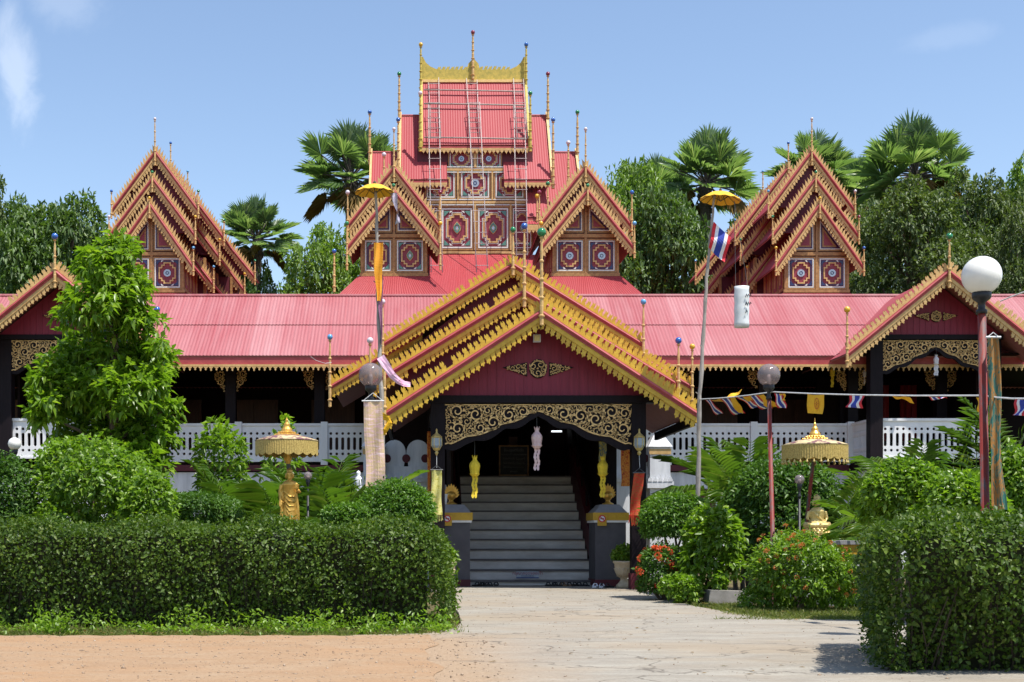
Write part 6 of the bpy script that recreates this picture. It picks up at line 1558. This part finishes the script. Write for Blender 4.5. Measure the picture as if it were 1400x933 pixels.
def parasol(px, py, D, wpx, pole_bot, label, fr):
    c = P(px, py, D); k = D / FPX; R_ = wpx * k / 2; r = thing('ceremonial_parasol', label, 'parasol', pole_bot, 'gold ceremonial parasols'); g = M['gold_pale']
    mb = MB(); n = 40
    mb.lathe((c.x, D, c.z), [(R_, 0), (R_ * 1.01, .012), (R_ * .80, R_ * .10), (R_ * .50, R_ * .18), (R_ * .2, R_ * .22)], n); cn = mb.build('canopy', paint('worn_gold_cloth', (.58, .46, .24), (.17, .07, .08), .6, 9, lo=.44, hi=.52), r, True)
    mb = MB()
    for zz, rr, hh in ((R_ * .19, R_ * .36, R_ * .07), (R_ * .26, R_ * .26, R_ * .06)):
        mb.lathe((c.x, D, c.z + zz), [(rr, 0), (rr * 1.03, hh * .5), (rr * .8, hh)], 24)
        for q in range(20): a = 2 * PI * q / 20; mb.ball((c.x + rr * 1.02 * math.cos(a), D + rr * 1.02 * math.sin(a), c.z + zz + hh * .3), R_ * .03, 0, 6, 5)
    t = R_ * .31; mb.lathe((c.x, D, c.z + t), [(R_ * .19, 0), (R_ * .17, R_ * .08), (R_ * .11, R_ * .16), (R_ * .10, R_ * .24), (R_ * .05, R_ * .30), (R_ * .045, R_ * .38), (R_ * .02, R_ * .42), (R_ * .008, R_ * (.56 if fr else .46))], 14); mb.build('crown_finial', M['gold_leaf'], cn, False)
    mb = MB(); h = 17 * k; i = len(mb.v); N_ = 160
    for q in range(N_ + 1):
        a = 2 * PI * q / N_; rr = R_ * (.985 + (.012 if q % 2 else 0)); hh = h * (1 + .18 * abs(math.sin(q * PI / 8)))
        mb.v += [(c.x + rr * math.cos(a), D + rr * math.sin(a), c.z + .006), (c.x + rr * math.cos(a), D + rr * math.sin(a), c.z - hh)]
    for q in range(N_): mb.f.append((i + 2 * q, i + 2 * q + 1, i + 2 * q + 3, i + 2 * q + 2)); mb.m.append(0)
    mb.build('fringe', paint('gold_fringe', (.62, .46, .14), (.30, .20, .05), .55, 60), r)
    mb = MB(); mb.lathe((c.x, D, c.z - .012), [(R_ * .96, 0), (R_ * .96, .01)], n); mb.build('lining', M['bark'], r)
    if fr:
        for q in range(30):
            mb = MB(); a = 2 * PI * q / 30; b = Vector((c.x + R_ * .985 * math.cos(a), D + R_ * .985 * math.sin(a), c.z - h)); mb.tube([b, b - Vector((0, 0, .025))], .003, 4); mb.lathe((b.x, b.y, b.z - .075), [(.004, 0), (.018, .015), (.006, .05)], 6); mb.build('tassel', M['gold_pale'], r)
    b = Vector(pole_bot); tp = Vector((c.x, D, c.z - .02)); mb = MB(); mb.tube([b, b.lerp(tp, .88)], .024, 9); po = mb.build('pole', M['rust'], r)
    mb = MB(); mb.tube([b.lerp(tp, .88), tp], [.03, .05], 9); mb.tube([b.lerp(tp, .90), b.lerp(tp, .92)], .05, 9); mb.build('gold_sleeve', M['gold_leaf'], po); return r
q = P(405, 730, 15.7); parasol(392, 604, 15.55, 86, (q.x + .04, 15.75, -.03), 'fringed gold parasol with a domed crown over the standing statue', False)
q = P(1106, 690, 17.85); parasol(1114, 610, 17.6, 88, (q.x - .05, 17.9, .80), 'fringed gold parasol with hanging tassels and a spire over the seated statue', True)

# ------------------------------------------------------------------ urns, ornaments, signs, sandals
def urn(px, D, label, visible=True):
    c = P(px, 0, D); r = thing('plant_urn', label, 'urn', (c.x, D, 0), 'cement urns by the stairs'); mb = MB()
    mb.lathe((c.x, D, 0), [(.13, 0), (.13, .05), (.10, .07), (.055, .13), (.06, .16), (.09, .18), (.13, .24), (.155, .33), (.16, .40), (.185, .42), (.185, .45), (.15, .45), (.14, .40)], 20)
    for k in range(14):
        a = 2 * PI * k / 14; mb.tube([(c.x + .10 * math.cos(a), D + .10 * math.sin(a), .19), (c.x + .158 * math.cos(a), D + .158 * math.sin(a), .33)], .014, 5)
    mb.build('urn', M['cement'], r, True)
    mb = MB(); mb.lathe((c.x, D, .40), [(.14, 0), (.14, .015), (.02, .02)], 14); mb.build('potting_soil', M['soil'], r)
    leafy('foliage', [(c.x, D, .56, .15, .15, .14), (c.x + .08, D - .02, .52, .09, .1, .08), (c.x - .07, D, .53, .1, .1, .09)], 900, .075, .036, M['lf_bush'], r, clump=5); return r
urn(853, 21.9, 'cement urn with a small leafy plant, right of the stair pedestal')
urn(609, 21.2, 'cement urn half hidden behind the end of the left hedge')
def flame_vase(px, label):
    D = 22.75; c = P(px, 695, D); z = 1.402; r = thing('gilt_leaf_vase', label, 'vase', (c.x, D, z), 'gilded leaf vases on the pedestals'); mb = MB()
    mb.lathe((c.x, D, z), [(.10, 0), (.10, .02), (.05, .04), (.035, .08), (.07, .11), (.09, .16), (.07, .21), (.03, .23)], 14); mb.build('vase', M['gold_leaf'], r, True)
    mb = MB()
    for k in range(11):
        a = -1.25 + 2.5 * k / 10; L = .25 - .05 * abs(a); b = Vector((c.x, D, z + .12)); d = Vector((math.sin(a) * .8, -.05 * (k % 2), math.cos(a))); s_ = Vector((d.z, 0, -d.x)) * .04
        m1 = b + d * L * .6
        for e in (0, .008): mb.face([b + Vector((0, e, 0)), m1 - s_ + Vector((0, e, 0)), b + d * L + Vector((0, e, 0)), m1 + s_ + Vector((0, e, 0))][::1 if e else -1])
    mb.build('gilt_leaves', M['gold_leaf'], r); return r
flame_vase(831, 'gilded leaf vase on the right stair pedestal'); flame_vase(617, 'gilded leaf vase on the left stair pedestal beside a white cup')
c = P(607, 695, 22.55); r = thing('water_cup', 'white cup standing on the left stair pedestal', 'cup', (c.x, 22.55, 1.402)); mb = MB(); mb.lathe((c.x, 22.55, 1.402), [(.045, 0), (.062, .17), (.055, .17), (.04, .01)], 16); mb.build('cup', M['fwhite'], r, True)
mb = MB(); mb.lathe((c.x, 22.55, 1.56), [(.066, 0), (.066, .02), (.055, .022)], 16); mb.build('rim', M['fwhite'], r, True)
c = P(490, 655, 20.5); r = thing('white_figurine', 'small white figurine on a post near the porch wall', 'figurine', (c.x, 20.5, -.03)); mb = MB(); mb.lathe((c.x, 20.5, c.z), [(.055, -.12), (.06, -.05), (.05, .02), (.025, .05), (.035, .08), (.03, .11), (.003, .13)], 12); mb.build('figure', M['fwhite'], r, True)
mb = MB(); mb.box(c.x - .09, c.x + .09, 20.42, 20.6, -.03, c.z - .12); mb.build('post', M['whitewall'], r)
def tmesh(txt, size, mat, name, parent, loc, align='CENTER', thick=.002):
    cu = bpy.data.curves.new('t', 'FONT'); cu.body = txt; cu.size = size; cu.align_x = align; cu.align_y = 'CENTER'; cu.extrude = thick
    o = bpy.data.objects.new('t', cu); COL.objects.link(o); o.rotation_euler = (R(90), 0, 0); o.location = loc; bpy.context.view_layer.update()
    me = bpy.data.meshes.new_from_object(o.evaluated_get(bpy.context.evaluated_depsgraph_get())); mw = o.matrix_world.copy(); bpy.data.objects.remove(o)
    me.transform(mw); me.transform(Matrix.Translation(-ORG[parent.name])); me.materials.clear(); me.materials.append(mat); me.name = name
    return link(name, me, parent, ORG[parent.name])
xs = 1.905; zs = .185; r = thing('step_sign', 'pale sign with red and blue Thai lettering on the lowest stair riser', 'sign', (xs, 22.99, zs - .07)); mb = MB(); mb.box(xs - .20, xs + .20, 22.985, 22.998 + .0, zs - .064, zs + .056); mb.build('board', M['signwhite'], r)
mb = MB(); mb.box(xs - .195, xs + .195, 22.980, 22.9845, zs - .062, zs - .044); mb.build('blue_edge', M['signblue'], r)
tmesh('กรุณาถอดรองเท้า', .075, M['signred'], 'red_lettering', r, (xs, 22.982, zs + .024)); tmesh('ก่อนขึ้นวิหาร', .045, M['signblue'], 'blue_lettering', r, (xs, 22.982, zs - .022))
def ban_sign(px, label):
    c = P(px, 711, 22.35); r = thing('prohibition_sign', label, 'sign', (c.x, 22.33, c.z - .1), 'prohibition signs on the pedestals')
    mb = MB(); mb.prism([(c.x - .075, c.z - .10), (c.x + .075, c.z - .10), (c.x + .085, c.z + .085), (c.x - .085, c.z + .085)], 22.335, 22.345); mb.build('plate', M['yellowband'], r)
    mb = MB(); cc = [(math.cos(a * PI / 12), math.sin(a * PI / 12)) for a in range(24)]; mb.prism([(c.x + .055 * a, c.z + .02 + .055 * b) for a, b in cc][::-1], 22.329, 22.3345); mb.build('disc', M['fwhite'], r)
    mb = MB(); ring(mb, [(.062 * a, .062 * b) for a, b in cc], [(.045 * a, .045 * b) for a, b in cc], c.x, c.z + .02, 22.325, 22.3288, 0)
    mb.prism([(c.x - .045, c.z + .052), (c.x - .033, c.z + .062), (c.x + .045, c.z - .012), (c.x + .033, c.z - .022)][::-1], 22.3215, 22.3248); mb.build('red_ring', M['red'], r)
    mb = MB(); mb.box(c.x - .03, c.x + .03, 22.326, 22.3287, c.z + .012, c.z + .028); mb.build('pictogram', M['black'], r); return r
ban_sign(823, 'yellow prohibition sign with a red ring on the right stair pedestal'); ban_sign(611.5, 'yellow prohibition sign with a red ring on the left stair pedestal')
# slate notice board on the landing
D = 27.4; a, b = P(683, 610, D), P(722, 650, D); r = thing('notice_board', 'framed black notice board with faint lettering at the head of the stairs', 'notice board', ((a.x + b.x) / 2, D, 2.07))
mb = MB(); mb.box(a.x, b.x, D, D + .03, b.z, a.z); mb.build('slate', M['board'], r); mb = MB(); rectring(mb, b.x - a.x + .03, a.z - b.z + .03, .03, (a.x + b.x) / 2, (a.z + b.z) / 2, D - .02, D - .001, 0); mb.build('frame', M['brownframe'], r)
for k, (t, sz) in enumerate((('ข้อปฏิบัติในวัด', .075), ('ถอดรองเท้า แต่งกายสุภาพ', .05), ('ไม่ส่งเสียงดัง ไม่สูบบุหรี่', .05), ('ไม่นำสัตว์เลี้ยงขึ้นวิหาร', .05), ('โปรดรักษาความสะอาด', .05), ('ขอบคุณ', .05))): tmesh(t, sz, M['chalk'], 'lettering_line', r, ((a.x + b.x) / 2, D - .004, a.z - .09 - k * .088))
mb = MB(); cx = (a.x + b.x) / 2
for q in (-1, 1): mb.tube([(cx + q * .2, D + .05, 2.07), (cx + q * .2, D + .05, a.z)], .015, 6)
mb.build('easel', M['darkwood'], r)
c = P(703, 601, 27.6); mb = MB(); mb.box(c.x - .09, c.x + .09, 27.9, 27.93, c.z - .12, c.z + .08); mb.box(c.x - .02, c.x + .02, 27.93, 30.9, c.z - .02, c.z + .02); tag(mb.build('paper_notice', paint('aged_paper', (.16, .08, .06)), None, False, tuple(c)), 'small brown paper notice above the black notice board', 'notice')
def sandals(x, y, z, rot, mat, label):
    r = thing('sandal_pair', label, 'sandals', (x, y, z), 'sandals left at the stair foot')
    for s in (-1, 1):
        mb = MB(); ca, sa = math.cos(rot), math.sin(rot); T = lambda u, v_, h: (x + u * ca - v_ * sa, y + u * sa + v_ * ca, z + h)
        ol = [(-.035, -.11), (.03, -.11), (.04, -.02), (.045, .08), (.02, .13), (-.02, .13), (-.04, .06), (-.032, -.02)]; n = len(ol)
        i = len(mb.v); mb.v += [T(u + s * .055, v_, .0) for u, v_ in ol] + [T(u + s * .055, v_, .025) for u, v_ in ol]; mb.f.append(tuple(range(i, i + n))[::-1]); mb.f.append(tuple(range(i + n, i + 2 * n)))
        for k in range(n): mb.f.append((i + k, i + (k + 1) % n, i + (k + 1) % n + n, i + k + n))
        mb.m += [0] * (n + 2); mb.tube([T(s * .055 - .04, .03, .015), T(s * .055 - .02, .05, .06), T(s * .055 + .02, .05, .06), T(s * .055 + .042, .03, .015)], .012, 6); mb.build('sandal', mat, r)
    return r
for k, (px, mt, lab) in enumerate(((655, 'leather', 'leftmost dark pair of sandals at the stair foot'), (664, 'black', 'second dark pair of sandals from the left at the stair foot'), (674, 'leather', 'third dark pair of sandals from the left at the stair foot'), (755, 'black', 'dark pair of sandals just right of the step sign'), (763, 'leather', 'dark pair of sandals between the step sign and the tan pair'), (775, 'tan', 'tan pair of sandals near the right end of the step'), (784, 'leather', 'dark pair of sandals beside the tan pair'), (797, 'black', 'rightmost dark pair of sandals on the step'), (818, 'fwhite', 'white pair of shoes at the foot of the right pedestal'), (829, 'black', 'black pair of shoes at the foot of the right pedestal'))):
    D = 22.7 if px < 810 else 22.1; sandals(P(px, 0, D).x, D, .0, random.uniform(-.5, .5), M[mt], lab)
SKY_STRENGTH, SUN_STRENGTH, EXPOSURE = .135, 4.4, 0.6
SKY_TINT = (1.05, 1.02, 1.0); CLOUD = (6.5, 6.8, 7.2)
# ------------------------------------------------------------------ light, sky, camera
sd = Vector((.28, -.26, .92)).normalized()
el = math.asin(sd.z); az = math.atan2(sd.x, sd.y)
w = bpy.data.worlds.new('World'); scene.world = w; w.use_nodes = True
nt = w.node_tree; nt.nodes.clear()
out = nt.nodes.new('ShaderNodeOutputWorld'); bg = nt.nodes.new('ShaderNodeBackground')
sky = nt.nodes.new('ShaderNodeTexSky'); sky.sky_type = 'NISHITA'; sky.sun_disc = False
sky.sun_elevation = el; sky.sun_rotation = az; sky.air_density = 1.0; sky.dust_density = .6; sky.ozone_density = 1.5
bg.inputs[1].default_value = SKY_STRENGTH
# thin cirrus wisps: white mixed into the sky by direction
tc = nt.nodes.new('ShaderNodeTexCoord')
def wisp(px, py, rx, ry, amount):
    d = Vector((px - VPX, FPX, VPY - py)).normalized()
    s = N(nt, 'ShaderNodeVectorMath', operation='SUBTRACT'); nt.links.new(tc.outputs['Generated'], s.inputs[0]); s.inputs[1].default_value = d
    mp = N(nt, 'ShaderNodeMapping'); mp.inputs['Scale'].default_value = (FPX / rx, 3, FPX / ry); mp.inputs['Rotation'].default_value = (0, R(-18), 0)
    nt.links.new(s.outputs[0], mp.inputs[0])
    ln = N(nt, 'ShaderNodeVectorMath', operation='LENGTH'); nt.links.new(mp.outputs[0], ln.inputs[0])
    nz = N(nt, 'ShaderNodeTexNoise'); nz.inputs['Scale'].default_value = 26; nz.inputs['Detail'].default_value = 8; nz.inputs['Roughness'].default_value = .62; nz.inputs['Distortion'].default_value = .5
    nt.links.new(tc.outputs['Generated'], nz.inputs['Vector'])
    a = N(nt, 'ShaderNodeMath', operation='MULTIPLY_ADD'); nt.links.new(nz.outputs['Fac'], a.inputs[0]); a.inputs[1].default_value = -1.6; a.inputs[2].default_value = .9
    b = N(nt, 'ShaderNodeMath', operation='ADD'); nt.links.new(a.outputs[0], b.inputs[0]); nt.links.new(ln.outputs['Value'], b.inputs[1])
    mr = N(nt, 'ShaderNodeMapRange', interpolation_type='SMOOTHSTEP'); nt.links.new(b.outputs[0], mr.inputs[0])
    mr.inputs[1].default_value = .3; mr.inputs[2].default_value = 1.15; mr.inputs[3].default_value = amount; mr.inputs[4].default_value = 0
    return mr.outputs[0]
col = sky.outputs[0]
gm = N(nt, 'ShaderNodeMix', data_type='RGBA', blend_type='MULTIPLY'); gm.inputs[0].default_value = 1; nt.links.new(col, gm.inputs[6]); gm.inputs[7].default_value = (*SKY_TINT, 1); col = gm.outputs[2]
for args in ((24, 95, 32, 80, .27), (85, 0, 60, 40, .12), (1290, 52, 60, 16, .06)):
    m = N(nt, 'ShaderNodeMix', data_type='RGBA'); nt.links.new(wisp(*args), m.inputs[0]); nt.links.new(col, m.inputs[6]); m.inputs[7].default_value = (*CLOUD, 1); col = m.outputs[2]
nt.links.new(col, bg.inputs[0]); nt.links.new(bg.outputs[0], out.inputs[0])
sun = bpy.data.lights.new('sun', 'SUN'); sun.energy = SUN_STRENGTH; sun.angle = R(.55); sun.color = (1, .955, .89)
so = bpy.data.objects.new('sun', sun); COL.objects.link(so); so.rotation_euler = sd.to_track_quat('Z', 'Y').to_euler(); so.location = (30, -20, 60)
cam = bpy.data.cameras.new('camera'); co = bpy.data.objects.new('camera', cam); COL.objects.link(co)
co.location = (0, 0, EYE); co.rotation_euler = (R(90), 0, 0)
cam.sensor_width = 36; cam.lens = 36 * FPX / 1400
cam.shift_x = (700 - VPX) / 1400; cam.shift_y = (VPY - 466.5) / 1400
cam.clip_start = .05; cam.clip_end = 3000
scene.camera = co
scene.view_settings.view_transform = 'Standard'; scene.view_settings.look = 'None'; scene.view_settings.gamma = 1
scene.view_settings.exposure = EXPOSURE
try:
    scene.cycles.max_bounces = 7; scene.cycles.transparent_max_bounces = 12; scene.cycles.use_denoising = True
except Exception: pass
